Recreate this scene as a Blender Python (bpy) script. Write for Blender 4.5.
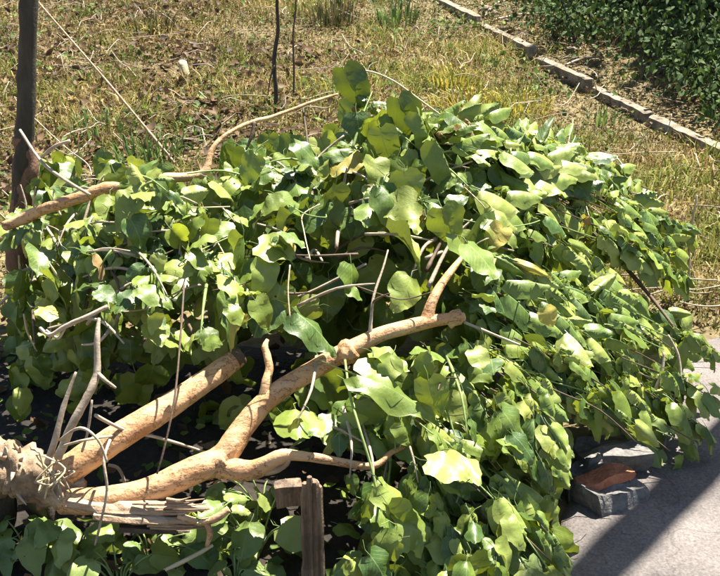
import bpy, math, random
import numpy as np
from mathutils import Vector, Matrix, noise

R = math.radians
rnd = random.Random(7)
for o in list(bpy.data.objects):
    bpy.data.objects.remove(o)
scene = bpy.context.scene
COL = scene.collection

# ------------------------------------------------------------------ camera
CAM_H, PITCH, HFOV = 1.6, R(24), R(36)
cam_d = bpy.data.cameras.new('camera')
cam_d.sensor_width = 36
cam_d.lens = 18 / math.tan(HFOV / 2)
cam_d.clip_start = 0.05
cam_d.clip_end = 2000
cam = bpy.data.objects.new('camera', cam_d)
cam.location = (0, 0, CAM_H)
cam.rotation_euler = (R(90) - PITCH, 0, 0)
COL.objects.link(cam)
scene.camera = cam

# ------------------------------------------------------------------ sky + sun
SUN_AZ = Vector((0.64, 0.77, 0)).normalized()
SUN_EL = R(62)
world = bpy.data.worlds.new('World')
scene.world = world
world.use_nodes = True
wn = world.node_tree
wn.nodes.clear()
sky = wn.nodes.new('ShaderNodeTexSky')
sky.sky_type = 'NISHITA'
sky.sun_disc = False
sky.sun_elevation = SUN_EL
sky.sun_rotation = math.atan2(SUN_AZ.x, SUN_AZ.y)
bg = wn.nodes.new('ShaderNodeBackground')
bg.inputs['Strength'].default_value = 0.05
wo = wn.nodes.new('ShaderNodeOutputWorld')
wn.links.new(sky.outputs[0], bg.inputs[0])
wn.links.new(bg.outputs[0], wo.inputs[0])
sun_d = bpy.data.lights.new('sun', 'SUN')
sun_d.energy = 5.0
sun_d.angle = R(0.5)
sun_d.color = (1.0, 0.94, 0.84)
sun = bpy.data.objects.new('sun', sun_d)
COL.objects.link(sun)
SUN = (SUN_AZ * math.cos(SUN_EL) + Vector((0, 0, math.sin(SUN_EL)))).normalized()
sun.rotation_euler = SUN.to_track_quat('Z', 'Y').to_euler()
vs = scene.view_settings
vs.view_transform = 'Standard'
vs.look = 'None'
vs.exposure = 1.8
vs.gamma = 1
vs.use_curve_mapping = False
scene.cycles.max_bounces = 6
scene.cycles.diffuse_bounces = 1
scene.cycles.glossy_bounces = 2

# ------------------------------------------------------------------ pixel -> place
F = 360 / math.tan(HFOV / 2)
FW = Vector((0, math.cos(PITCH), -math.sin(PITCH)))
UP = Vector((0, math.sin(PITCH), math.cos(PITCH)))
CP = Vector((0, 0, CAM_H))

def ray(px, py):
    return FW + Vector((1, 0, 0)) * ((px - 360) / F) + UP * ((288 - py) / F)

def at(px, py, Y):
    d = ray(px, py)
    return CP + d * (Y / d.y)

def gz(x, y):
    t = max(0.0, y - 3.4)
    s = 0.05 * t * t / (t + 0.8)
    return s + 0.035 * noise.noise(Vector((x * 0.9, y * 0.9, 3.1))) * min(1, max(0, (y - 2.6)))

def ground(px, py):
    d = ray(px, py)
    t = (CAM_H) / -d.z
    for _ in range(12):
        p = CP + d * t
        t -= (p.z - gz(p.x, p.y)) / d.z * 0.9
    return CP + d * t

# ------------------------------------------------------------------ object helpers
def tag(o, label=None, cat=None, group=None, kind=None):
    if label: o['label'] = label
    if cat: o['category'] = cat
    if group: o['group'] = group
    if kind: o['kind'] = kind
    return o

def empty(name, loc, label, cat, group=None):
    o = bpy.data.objects.new(name, None)
    o.location = loc
    o.empty_display_size = 0.1
    COL.objects.link(o)
    return tag(o, label, cat, group)

def link(name, me, parent=None):
    o = bpy.data.objects.new(name, me)
    COL.objects.link(o)
    if parent is not None:
        o.parent = parent
        # keep world placement: mesh data is in world coordinates
        p = Vector((0, 0, 0))
        q = parent
        while q is not None:
            p += q.location
            q = q.parent
        o.location = -p
    return o

def mesh(name, verts, faces, mat, smooth=True, cols=None, uvs=None):
    me = bpy.data.meshes.new(name)
    me.from_pydata([tuple(v) for v in verts], [], faces)
    if mat is not None:
        me.materials.append(mat)
    if smooth:
        me.polygons.foreach_set('use_smooth', [True] * len(me.polygons))
    if cols is not None:
        a = me.color_attributes.new('Col', 'FLOAT_COLOR', 'POINT')
        a.data.foreach_set('color', np.asarray(cols, dtype=np.float32).ravel())
    if uvs is not None:
        lay = me.uv_layers.new(name='UVMap')
        li = np.zeros(len(me.loops), dtype=np.int32)
        me.loops.foreach_get('vertex_index', li)
        lay.data.foreach_set('uv', np.asarray(uvs, dtype=np.float32)[li].ravel())
    me.update()
    return me

def spline(pts, n=6):
    """catmull-rom through (Vector, radius) pairs"""
    P = [p for p, r in pts]; Rr = [r for p, r in pts]
    out = []
    m = len(P)
    for i in range(m - 1):
        p0 = P[max(0, i - 1)]; p1 = P[i]; p2 = P[i + 1]; p3 = P[min(m - 1, i + 2)]
        for k in range(n):
            t = k / n
            q = 0.5 * ((2 * p1) + (p2 - p0) * t + (2 * p0 - 5 * p1 + 4 * p2 - p3) * t * t + (3 * p1 - p0 - 3 * p2 + p3) * t ** 3)
            out.append((q, Rr[i] + (Rr[i + 1] - Rr[i]) * t))
    out.append((P[-1], Rr[-1]))
    return out

def tube_geo(pts, segs=10, bump=0.0, freq=18.0, n=6, cap=True, seed=0.0):
    S = spline(pts, n)
    V, Fc, UV = [], [], []
    nrm = None
    L = 0
    for i, (p, r) in enumerate(S):
        a = S[max(0, i - 1)][0]; b = S[min(len(S) - 1, i + 1)][0]
        t = (b - a).normalized()
        if nrm is None:
            nrm = t.orthogonal().normalized()
        nrm = (nrm - t * nrm.dot(t)).normalized()
        bi = t.cross(nrm)
        if i: L += (p - S[i - 1][0]).length
        for k in range(segs):
            an = 2 * math.pi * k / segs
            d = nrm * math.cos(an) + bi * math.sin(an)
            rr = r
            if bump:
                rr *= 1 + bump * noise.noise((p + d * r) * freq + Vector((seed, 0, 0))) + 0.4 * bump * noise.noise((p + d * r) * freq * 3.1)
            V.append(p + d * rr)
            UV.append((L, k / segs))
    for i in range(len(S) - 1):
        for k in range(segs):
            k2 = (k + 1) % segs
            Fc.append((i * segs + k, i * segs + k2, (i + 1) * segs + k2, (i + 1) * segs + k))
    if cap:
        Fc.append(tuple(range(segs - 1, -1, -1)))
        Fc.append(tuple((len(S) - 1) * segs + k for k in range(segs)))
    return V, Fc, UV

def tube(name, pts, mat, parent, segs=10, bump=0.0, freq=18.0, n=6, seed=0.0):
    V, Fc, UV = tube_geo(pts, segs, bump, freq, n, True, seed)
    return link(name, mesh(name, V, Fc, mat, True, None, UV), parent)

# ------------------------------------------------------------------ materials
def newmat(name):
    m = bpy.data.materials.new(name)
    m.use_nodes = True
    nt = m.node_tree
    nt.nodes.clear()
    out = nt.nodes.new('ShaderNodeOutputMaterial')
    b = nt.nodes.new('ShaderNodeBsdfPrincipled')
    nt.links.new(b.outputs[0], out.inputs[0])
    return m, nt, b, out

def nd(nt, t, **kw):
    n = nt.nodes.new(t)
    for k, v in kw.items():
        setattr(n, k, v)
    return n

def ramp(nt, stops, src):
    r = nt.nodes.new('ShaderNodeValToRGB')
    e = r.color_ramp.elements
    e[0].position, e[0].color = stops[0][0], (*stops[0][1], 1)
    e[1].position, e[1].color = stops[-1][0], (*stops[-1][1], 1)
    for p, c in stops[1:-1]:
        x = e.new(p); x.color = (*c, 1)
    nt.links.new(src, r.inputs[0])
    return r

def mixc(nt, fac, a, b, mode='MIX'):
    m = nt.nodes.new('ShaderNodeMix'); m.data_type = 'RGBA'; m.blend_type = mode
    for inp, v in ((m.inputs[0], fac), (m.inputs[6], a), (m.inputs[7], b)):
        if hasattr(v, 'node'): nt.links.new(v, inp)
        elif isinstance(v, (int, float)): inp.default_value = v
        else: inp.default_value = (*v, 1)
    return m.outputs[2]

def math_n(nt, op, a, b=None):
    m = nt.nodes.new('ShaderNodeMath'); m.operation = op
    for i, v in enumerate((a, b)):
        if v is None: continue
        if hasattr(v, 'node'): nt.links.new(v, m.inputs[i])
        else: m.inputs[i].default_value = v
    return m.outputs[0]

def leaf_material(name, stops, trans, tw=0.32, rough=0.42, spec=0.5):
    m, nt, b, out = newmat(name)
    geo = nd(nt, 'ShaderNodeNewGeometry')
    oi = nd(nt, 'ShaderNodeObjectInfo')
    rr = math_n(nt, 'FRACT', math_n(nt, 'ADD', geo.outputs['Random Per Island'], oi.outputs['Random']))
    tc = nd(nt, 'ShaderNodeTexCoord')
    nz = nd(nt, 'ShaderNodeTexNoise'); nz.inputs['Scale'].default_value = 28; nz.inputs['Detail'].default_value = 4
    nt.links.new(geo.outputs['Position'], nz.inputs['Vector'])
    f = math_n(nt, 'ADD', rr, math_n(nt, 'MULTIPLY', math_n(nt, 'SUBTRACT', nz.outputs[0], 0.5), 0.8))
    cr = ramp(nt, stops, f)
    # veins from the uv: midrib at v=0, side veins slanting forward
    sx = nd(nt, 'ShaderNodeSeparateXYZ'); nt.links.new(tc.outputs['UV'], sx.inputs[0])
    av = math_n(nt, 'ABSOLUTE', sx.outputs[1])
    mid = math_n(nt, 'LESS_THAN', av, 0.016)
    ph = math_n(nt, 'SUBTRACT', math_n(nt, 'MULTIPLY', sx.outputs[0], 8.0), math_n(nt, 'MULTIPLY', av, 7.0))
    tri = math_n(nt, 'ABSOLUTE', math_n(nt, 'SUBTRACT', math_n(nt, 'FRACT', ph), 0.5))
    side = math_n(nt, 'LESS_THAN', tri, 0.045)
    vein = math_n(nt, 'MAXIMUM', mid, math_n(nt, 'MULTIPLY', side, 0.7))
    c1 = mixc(nt, math_n(nt, 'MULTIPLY', vein, 0.5), cr.outputs[0], (0.26, 0.34, 0.12))
    # paler matt underside
    c2 = mixc(nt, math_n(nt, 'MULTIPLY', geo.outputs['Backfacing'], 0.4), c1, (0.20, 0.29, 0.12))
    # small brown blemishes
    nz2 = nd(nt, 'ShaderNodeTexNoise'); nz2.inputs['Scale'].default_value = 60; nz2.inputs['Detail'].default_value = 3
    nt.links.new(geo.outputs['Position'], nz2.inputs['Vector'])
    bl = math_n(nt, 'GREATER_THAN', nz2.outputs[0], 0.71)
    c3 = mixc(nt, math_n(nt, 'MULTIPLY', bl, 0.6), c2, (0.16, 0.10, 0.03))
    nt.links.new(c3, b.inputs['Base Color'])
    b.inputs['Roughness'].default_value = rough
    b.inputs['Specular IOR Level'].default_value = spec
    bp = nd(nt, 'ShaderNodeBump'); bp.inputs['Strength'].default_value = 0.35; bp.inputs['Distance'].default_value = 0.004
    nf = nd(nt, 'ShaderNodeTexNoise'); nf.inputs['Scale'].default_value = 150; nf.inputs['Detail'].default_value = 2
    nt.links.new(geo.outputs['Position'], nf.inputs['Vector'])
    hgt = math_n(nt, 'ADD', math_n(nt, 'MULTIPLY', math_n(nt, 'SUBTRACT', nf.outputs[0], vein), 0.35), math_n(nt, 'MULTIPLY', nz.outputs[0], 1.6))
    nt.links.new(hgt, bp.inputs['Height'])
    nt.links.new(bp.outputs[0], b.inputs['Normal'])
    tl = nd(nt, 'ShaderNodeBsdfTranslucent')
    tcol = mixc(nt, math_n(nt, 'MULTIPLY', vein, 0.9), trans, (0.12, 0.2, 0.02))
    tcol = mixc(nt, 0.35, tcol, cr.outputs[0])
    nt.links.new(tcol, tl.inputs[0])
    mx = nd(nt, 'ShaderNodeMixShader')
    r2 = math_n(nt, 'FRACT', math_n(nt, 'MULTIPLY', rr, 7.31))
    nt.links.new(math_n(nt, 'ADD', tw * 0.45, math_n(nt, 'MULTIPLY', math_n(nt, 'POWER', r2, 3.0), tw * 1.5)), mx.inputs[0])
    nt.links.new(b.outputs[0], mx.inputs[1]); nt.links.new(tl.outputs[0], mx.inputs[2])
    # insect holes
    vh = nd(nt, 'ShaderNodeTexVoronoi'); vh.inputs['Scale'].default_value = 42; vh.inputs['Randomness'].default_value = 1
    nt.links.new(geo.outputs['Position'], vh.inputs['Vector'])
    mk_ = nd(nt, 'ShaderNodeTexNoise'); mk_.inputs['Scale'].default_value = 11
    nt.links.new(geo.outputs['Position'], mk_.inputs['Vector'])
    hole = math_n(nt, 'LESS_THAN', vh.outputs['Distance'], math_n(nt, 'MULTIPLY', math_n(nt, 'SUBTRACT', mk_.outputs[0], 0.6), 1.6))
    hole = math_n(nt, 'MULTIPLY', hole, math_n(nt, 'GREATER_THAN', av, 0.03))
    tp_ = nd(nt, 'ShaderNodeBsdfTransparent')
    mh = nd(nt, 'ShaderNodeMixShader')
    nt.links.new(hole, mh.inputs[0]); nt.links.new(mx.outputs[0], mh.inputs[1]); nt.links.new(tp_.outputs[0], mh.inputs[2])
    nt.links.new(mh.outputs[0], out.inputs[0])
    return m

M = {}
M['leaf'] = leaf_material('shrub_leaf', [(0, (0.04, 0.09, 0.015)), (0.4, (0.122, 0.188, 0.024)), (0.75, (0.21, 0.27, 0.045)), (1, (0.30, 0.34, 0.075))], (0.46, 0.52, 0.025), 0.23, 0.45, 0.6)
M['leaf_yellow'] = leaf_material('yellowed_leaf', [(0, (0.42, 0.36, 0.07)), (1, (0.52, 0.42, 0.10))], (0.6, 0.5, 0.06), 0.3)
M['leaf_dry'] = leaf_material('dry_leaf', [(0, (0.20, 0.12, 0.05)), (1, (0.36, 0.25, 0.11))], (0.4, 0.25, 0.06), 0.2, 0.6, 0.2)
M['weed'] = leaf_material('weed_leaf', [(0, (0.11, 0.18, 0.035)), (1, (0.26, 0.31, 0.08))], (0.4, 0.46, 0.04), 0.3, 0.42)
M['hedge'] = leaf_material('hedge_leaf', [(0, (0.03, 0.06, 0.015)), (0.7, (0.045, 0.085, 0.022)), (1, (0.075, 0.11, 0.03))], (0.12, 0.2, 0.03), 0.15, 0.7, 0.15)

def bark_material(name, stops, scale=30, bump=0.4, stretch=0.25, rough=0.75, speck=0.0):
    m, nt, b, out = newmat(name)
    tc = nd(nt, 'ShaderNodeTexCoord')
    mp = nd(nt, 'ShaderNodeMapping'); mp.inputs['Scale'].default_value = (stretch, 1.0, 1.0)
    nt.links.new(tc.outputs['Object'], mp.inputs[0])
    n1 = nd(nt, 'ShaderNodeTexNoise'); n1.inputs['Scale'].default_value = scale; n1.inputs['Detail'].default_value = 6; n1.inputs['Roughness'].default_value = 0.65
    nt.links.new(mp.outputs[0], n1.inputs['Vector'])
    cr = ramp(nt, stops, n1.outputs[0])
    n2 = nd(nt, 'ShaderNodeTexNoise'); n2.inputs['Scale'].default_value = scale * 4; n2.inputs['Detail'].default_value = 4
    nt.links.new(tc.outputs['Object'], n2.inputs['Vector'])
    c = cr.outputs[0]
    if speck:
        c = mixc(nt, math_n(nt, 'MULTIPLY', math_n(nt, 'GREATER_THAN', n2.outputs[0], 0.63), speck), c, (0.06, 0.03, 0.015))
    n3 = nd(nt, 'ShaderNodeTexNoise'); n3.inputs['Scale'].default_value = 9; n3.inputs['Detail'].default_value = 3
    nt.links.new(tc.outputs['Object'], n3.inputs['Vector'])
    c = mixc(nt, math_n(nt, 'MULTIPLY', math_n(nt, 'GREATER_THAN', n3.outputs[0], 0.6), 0.35), c, stops[0][1])
    fis = math_n(nt, 'LESS_THAN', math_n(nt, 'ABSOLUTE', math_n(nt, 'SUBTRACT', n1.outputs[0], 0.46)), 0.012)
    if speck:
        n5 = nd(nt, 'ShaderNodeTexNoise'); n5.inputs['Scale'].default_value = 14; n5.inputs['Detail'].default_value = 5; n5.inputs['Roughness'].default_value = 0.7
        nt.links.new(tc.outputs['Object'], n5.inputs['Vector'])
        gp = ramp(nt, [(0.52, (0, 0, 0)), (0.6, (1, 1, 1))], n5.outputs[0])
        c = mixc(nt, math_n(nt, 'MULTIPLY', gp.outputs[0], 0.3), c, (0.44, 0.30, 0.19))
        c = mixc(nt, math_n(nt, 'MULTIPLY', fis, 0.65), c, (0.10, 0.05, 0.025))
    nt.links.new(c, b.inputs['Base Color'])
    b.inputs['Roughness'].default_value = rough
    bp = nd(nt, 'ShaderNodeBump'); bp.inputs['Strength'].default_value = bump; bp.inputs['Distance'].default_value = 0.006
    nt.links.new(math_n(nt, 'ADD', n1.outputs[0], math_n(nt, 'MULTIPLY', n2.outputs[0], 0.4)), bp.inputs['Height'])
    nt.links.new(bp.outputs[0], b.inputs['Normal'])
    return m

M['bark'] = bark_material('orange_bark', [(0.25, (0.32, 0.14, 0.055)), (0.40, (0.51, 0.275, 0.12)), (0.66, (0.66, 0.43, 0.225))], 26, 0.8, 0.35, 0.7, 0.5)
M['torn'] = bark_material('torn_wood', [(0.3, (0.22, 0.12, 0.07)), (0.5, (0.42, 0.28, 0.17)), (0.75, (0.6, 0.46, 0.31))], 60, 0.8, 0.06)
M['twig'] = bark_material('pale_twig', [(0.3, (0.24, 0.18, 0.12)), (0.7, (0.5, 0.42, 0.32))], 40, 0.4)
M['stump'] = bark_material('stump_bark', [(0.3, (0.10, 0.065, 0.04)), (0.5, (0.28, 0.19, 0.11)), (0.75, (0.55, 0.44, 0.29))], 26, 1.0, 0.8)
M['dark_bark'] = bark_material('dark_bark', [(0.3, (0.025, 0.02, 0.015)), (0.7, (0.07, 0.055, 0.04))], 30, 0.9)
M['sunlit_bark'] = bark_material('sunlit_bark', [(0.3, (0.10, 0.05, 0.03)), (0.7, (0.24, 0.13, 0.085))], 30, 0.9)  # lighter red tone for the sunlit lower trunk at the left
M['brown_stem'] = bark_material('brown_stem', [(0.3, (0.06, 0.04, 0.025)), (0.7, (0.14, 0.09, 0.055))], 40, 0.4)
M['straw'] = bark_material('straw_cane', [(0.3, (0.42, 0.33, 0.17)), (0.7, (0.62, 0.52, 0.32))], 40, 0.3)
M['green_stem'] = bark_material('green_stem', [(0.3, (0.13, 0.2, 0.05)), (0.7, (0.26, 0.34, 0.11))], 30, 0.2)
M['stake'] = bark_material('weathered_stake', [(0.3, (0.05, 0.035, 0.025)), (0.5, (0.20, 0.13, 0.08)), (0.72, (0.40, 0.28, 0.18))], 40, 1.0, 1.0)
M['brick'] = bark_material('broken_brick', [(0.3, (0.26, 0.075, 0.035)), (0.7, (0.55, 0.22, 0.11))], 40, 0.8, 1.0)
M['stone'] = bark_material('grey_stone', [(0.3, (0.07, 0.066, 0.06)), (0.5, (0.15, 0.14, 0.13)), (0.75, (0.25, 0.235, 0.215))], 30, 0.9, 1.0)
M['kerb'] = bark_material('kerb_stone', [(0.3, (0.06, 0.05, 0.035)), (0.46, (0.21, 0.175, 0.12)), (0.7, (0.36, 0.31, 0.22))], 16, 1.0, 1.0, 0.9, 0.6)

# stake: vertical grain
nt = M['stake'].node_tree
for n in nt.nodes:
    if n.type == 'MAPPING': n.inputs['Scale'].default_value = (1.6, 1.0, 0.06)
for k in ('dark_bark', 'sunlit_bark'):
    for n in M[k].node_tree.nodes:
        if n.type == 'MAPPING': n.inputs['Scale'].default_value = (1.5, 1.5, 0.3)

def soil_material(name, stops, sc, bump):
    m, nt, b, out = newmat(name)
    g = nd(nt, 'ShaderNodeNewGeometry')
    n1 = nd(nt, 'ShaderNodeTexNoise'); n1.inputs['Scale'].default_value = sc; n1.inputs['Detail'].default_value = 9; n1.inputs['Roughness'].default_value = 0.7
    nt.links.new(g.outputs['Position'], n1.inputs['Vector'])
    n2 = nd(nt, 'ShaderNodeTexNoise'); n2.inputs['Scale'].default_value = sc * 9; n2.inputs['Detail'].default_value = 6
    nt.links.new(g.outputs['Position'], n2.inputs['Vector'])
    f = math_n(nt, 'ADD', math_n(nt, 'MULTIPLY', n1.outputs[0], 0.6), math_n(nt, 'MULTIPLY', n2.outputs[0], 0.4))
    cr = ramp(nt, stops, f)
    nt.links.new(cr.outputs[0], b.inputs['Base Color'])
    b.inputs['Roughness'].default_value = 0.95
    bp = nd(nt, 'ShaderNodeBump'); bp.inputs['Strength'].default_value = bump; bp.inputs['Distance'].default_value = 0.02
    nt.links.new(f, bp.inputs['Height']); nt.links.new(bp.outputs[0], b.inputs['Normal'])
    return m
M['shade_soil'] = soil_material('shade_soil', [(0.3, (0.008, 0.006, 0.004)), (0.5, (0.02, 0.015, 0.01)), (0.7, (0.04, 0.03, 0.02))], 6.0, 1.0)  # near-black colour standing for the shade under the pile
M['soil'] = soil_material('soil', [(0.3, (0.05, 0.037, 0.016)), (0.5, (0.14, 0.108, 0.045)), (0.7, (0.25, 0.195, 0.085))], 4.0, 0.9)

def concrete_material():
    m, nt, b, out = newmat('worn_concrete')
    g = nd(nt, 'ShaderNodeNewGeometry')
    n1 = nd(nt, 'ShaderNodeTexNoise'); n1.inputs['Scale'].default_value = 5; n1.inputs['Detail'].default_value = 8
    n2 = nd(nt, 'ShaderNodeTexNoise'); n2.inputs['Scale'].default_value = 160; n2.inputs['Detail'].default_value = 3
    v = nd(nt, 'ShaderNodeTexVoronoi'); v.inputs['Scale'].default_value = 110
    for x in (n1, n2, v): nt.links.new(g.outputs['Position'], x.inputs['Vector'])
    f = math_n(nt, 'ADD', math_n(nt, 'MULTIPLY', n1.outputs[0], 0.55), math_n(nt, 'MULTIPLY', n2.outputs[0], 0.45))
    cr = ramp(nt, [(0.32, (0.07, 0.06, 0.056)), (0.5, (0.14, 0.122, 0.113)), (0.68, (0.225, 0.20, 0.182))], f)
    c = mixc(nt, math_n(nt, 'MULTIPLY', math_n(nt, 'LESS_THAN', v.outputs['Distance'], 0.28), 0.35), cr.outputs[0], (0.07, 0.06, 0.055))
    n4 = nd(nt, 'ShaderNodeTexNoise'); n4.inputs['Scale'].default_value = 2.2; n4.inputs['Detail'].default_value = 7; n4.inputs['Roughness'].default_value = 0.7
    nt.links.new(g.outputs['Position'], n4.inputs['Vector'])
    st = ramp(nt, [(0.55, (0, 0, 0)), (0.68, (1, 1, 1))], n4.outputs[0])
    c = mixc(nt, math_n(nt, 'MULTIPLY', st.outputs[0], 0.55), c, (0.07, 0.057, 0.045))
    vc = nd(nt, 'ShaderNodeTexVoronoi'); vc.feature = 'DISTANCE_TO_EDGE'; vc.inputs['Scale'].default_value = 2.3
    wv = nt.nodes.new('ShaderNodeVectorMath'); wv.operation = 'MULTIPLY_ADD'
    nt.links.new(n1.outputs['Color'], wv.inputs[0]); wv.inputs[1].default_value = (.35, .35, .35); nt.links.new(g.outputs['Position'], wv.inputs[2])
    nt.links.new(wv.outputs[0], vc.inputs['Vector'])
    crk = math_n(nt, 'LESS_THAN', vc.outputs['Distance'], 0.006)
    c = mixc(nt, math_n(nt, 'MULTIPLY', crk, 0.3), c, (0.03, 0.025, 0.02))
    f = math_n(nt, 'SUBTRACT', f, math_n(nt, 'MULTIPLY', crk, 0.6))
    nt.links.new(c, b.inputs['Base Color'])
    b.inputs['Roughness'].default_value = 0.9
    bp = nd(nt, 'ShaderNodeBump'); bp.inputs['Strength'].default_value = 0.7; bp.inputs['Distance'].default_value = 0.006
    nt.links.new(f, bp.inputs['Height']); nt.links.new(bp.outputs[0], b.inputs['Normal'])
    return m
M['concrete'] = concrete_material()

def grass_material():
    m, nt, b, out = newmat('grass_blades')
    at_ = nd(nt, 'ShaderNodeAttribute'); at_.attribute_name = 'Col'
    nt.links.new(at_.outputs['Color'], b.inputs['Base Color'])
    b.inputs['Roughness'].default_value = 0.6
    b.inputs['Specular IOR Level'].default_value = 0.25
    tl = nd(nt, 'ShaderNodeBsdfTranslucent'); nt.links.new(at_.outputs['Color'], tl.inputs[0])
    mx = nd(nt, 'ShaderNodeMixShader'); mx.inputs[0].default_value = 0.35
    nt.links.new(b.outputs[0], mx.inputs[1]); nt.links.new(tl.outputs[0], mx.inputs[2])
    nt.links.new(mx.outputs[0], out.inputs[0])
    return m
M['grass'] = grass_material()

# ------------------------------------------------------------------ ground
def build_ground():
    xs = sorted(set(np.round(np.concatenate([np.linspace(-6, 6, 81), [-400, -120, -40, -20, -12, -8, 8, 12, 20, 40, 120, 400]]), 4)))
    ys = sorted(set(np.round(np.concatenate([np.linspace(-2, 13, 101), [-60, -20, -8, -4, 16, 22, 35, 60, 140, 400]]), 4)))
    V, Fc = [], []
    for y in ys:
        for x in xs:
            V.append((x, y, gz(x, y)))
    nx = len(xs)
    for j in range(len(ys) - 1):
        for i in range(nx - 1):
            a = j * nx + i
            Fc.append((a, a + 1, a + 1 + nx, a + nx))
    return tag(link('ground', mesh('ground', V, Fc, M['soil'])), kind='structure')
build_ground()

def build_shade_ground():  # ground patch with the shade under the brush put into its colour
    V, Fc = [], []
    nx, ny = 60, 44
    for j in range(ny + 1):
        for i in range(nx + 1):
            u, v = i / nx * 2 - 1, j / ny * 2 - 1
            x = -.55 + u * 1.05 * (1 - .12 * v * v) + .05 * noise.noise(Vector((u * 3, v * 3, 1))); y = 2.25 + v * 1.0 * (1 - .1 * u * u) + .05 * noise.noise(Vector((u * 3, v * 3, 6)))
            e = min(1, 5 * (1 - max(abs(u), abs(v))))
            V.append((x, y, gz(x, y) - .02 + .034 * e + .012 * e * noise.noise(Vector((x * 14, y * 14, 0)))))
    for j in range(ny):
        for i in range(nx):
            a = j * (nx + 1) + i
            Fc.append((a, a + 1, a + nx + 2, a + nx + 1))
    return tag(link('shade_ground', mesh('shade_ground', V, Fc, M['shade_soil'])), kind='structure')
build_shade_ground()

PATH = [(0.26, 0.2), (0.40, 1.9), (0.52, 2.3), (0.70, 2.75), (1.0, 3.1), (1.45, 3.34), (1.85, 3.34), (2.4, 3.36), (4.2, 3.4), (4.2, 0.2)]
def inpoly(x, y, P):
    c = False
    j = len(P) - 1
    for i in range(len(P)):
        if (P[i][1] > y) != (P[j][1] > y) and x < (P[j][0] - P[i][0]) * (y - P[i][1]) / (P[j][1] - P[i][1]) + P[i][0]:
            c = not c
        j = i
    return c

def build_path():
    # fan of rings: a grid clipped to the outline with a ragged edge
    edge = []
    m = len(PATH)
    for i in range(m):
        a, b = Vector(PATH[i]), Vector(PATH[(i + 1) % m])
        k = max(2, int((b - a).length / 0.05))
        for s in range(k):
            p = a.lerp(b, s / k)
            if i < 8:
                p = p + Vector((noise.noise(Vector((p.x * 9, p.y * 9, 1))), noise.noise(Vector((p.x * 9, p.y * 9, 7))))) * 0.03
            edge.append(p)
    c = Vector((2.6, 1.8))
    V, Fc = [], []
    n = len(edge)
    rings = [1.0, 0.985, 0.8, 0.55, 0.3]
    for ri, s in enumerate(rings):
        for p in edge:
            q = c.lerp(p, s)
            z = max(gz(q.x, q.y), 0) + (0.008 if ri == 0 else 0.022)
            V.append((q.x, q.y, z))
    for p in edge:
        V.append((p.x, p.y, -0.06))
    for r in range(len(rings) - 1):
        for k in range(n):
            k2 = (k + 1) % n
            Fc.append((r * n + k2, r * n + k, (r + 1) * n + k, (r + 1) * n + k2))
    r0, r1 = len(rings) * n, 0
    for k in range(n):
        k2 = (k + 1) % n
        Fc.append((r0 + k2, r0 + k, k, k2))
    Fc.append(tuple((len(rings) - 1) * n + k for k in range(n)))
    me = mesh('path', V, Fc, M['concrete'])
    import bmesh
    bm = bmesh.new(); bm.from_mesh(me)
    bmesh.ops.recalc_face_normals(bm, faces=bm.faces)
    bm.to_mesh(me); bm.free()
    return tag(link('path', me), kind='structure')
build_path()

# ------------------------------------------------------------------ kerb of rough stones
def block(name, cx, cy, z, L, W, H, ang, mat, parent, seed, tilt=0.0, freq=14, amp=0.12):
    """a rough bevelled block: a subdivided box, pushed in at the corners and jittered"""
    nx, ny, nz_ = max(6, min(16, int(L / .06))), 4, 3
    idx = {}
    V, Fc = [], []
    ca, sa = math.cos(ang), math.sin(ang)
    def vert(i, j, k):
        key = (i, j, k)
        if key in idx: return idx[key]
        u, v, w = i / nx * 2 - 1, j / ny * 2 - 1, k / nz_ * 2 - 1
        s = 1 - 0.02 * (abs(u) ** 8 * abs(v) ** 4 + abs(u) ** 8 * abs(w) ** 4 + abs(v) ** 4 * abs(w) ** 4)
        p = Vector((u * L / 2 * s, v * W / 2 * s, w * H / 2 * s))
        q = p * freq + Vector((seed * 3.7, seed, 0))
        p += Vector((noise.noise(q), noise.noise(q + Vector((9, 0, 0))), noise.noise(q + Vector((0, 9, 0))))) * min(W, H) * amp
        p.z += p.x * tilt
        V.append(Vector((cx + p.x * ca - p.y * sa, cy + p.x * sa + p.y * ca, z + H / 2 + p.z)))
        idx[key] = len(V) - 1
        return idx[key]
    for i in range(nx):
        for j in range(ny):
            Fc.append((vert(i, j, nz_), vert(i + 1, j, nz_), vert(i + 1, j + 1, nz_), vert(i, j + 1, nz_)))
            Fc.append((vert(i, j, 0), vert(i, j + 1, 0), vert(i + 1, j + 1, 0), vert(i + 1, j, 0)))
    for i in range(nx):
        for k in range(nz_):
            Fc.append((vert(i, 0, k), vert(i + 1, 0, k), vert(i + 1, 0, k + 1), vert(i, 0, k + 1)))
            Fc.append((vert(i, ny, k), vert(i, ny, k + 1), vert(i + 1, ny, k + 1), vert(i + 1, ny, k)))
    for j in range(ny):
        for k in range(nz_):
            Fc.append((vert(0, j, k), vert(0, j, k + 1), vert(0, j + 1, k + 1), vert(0, j + 1, k)))
            Fc.append((vert(nx, j, k), vert(nx, j + 1, k), vert(nx, j + 1, k + 1), vert(nx, j, k + 1)))
    return link(name, mesh(name, V, Fc, mat, False), parent)

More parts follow.
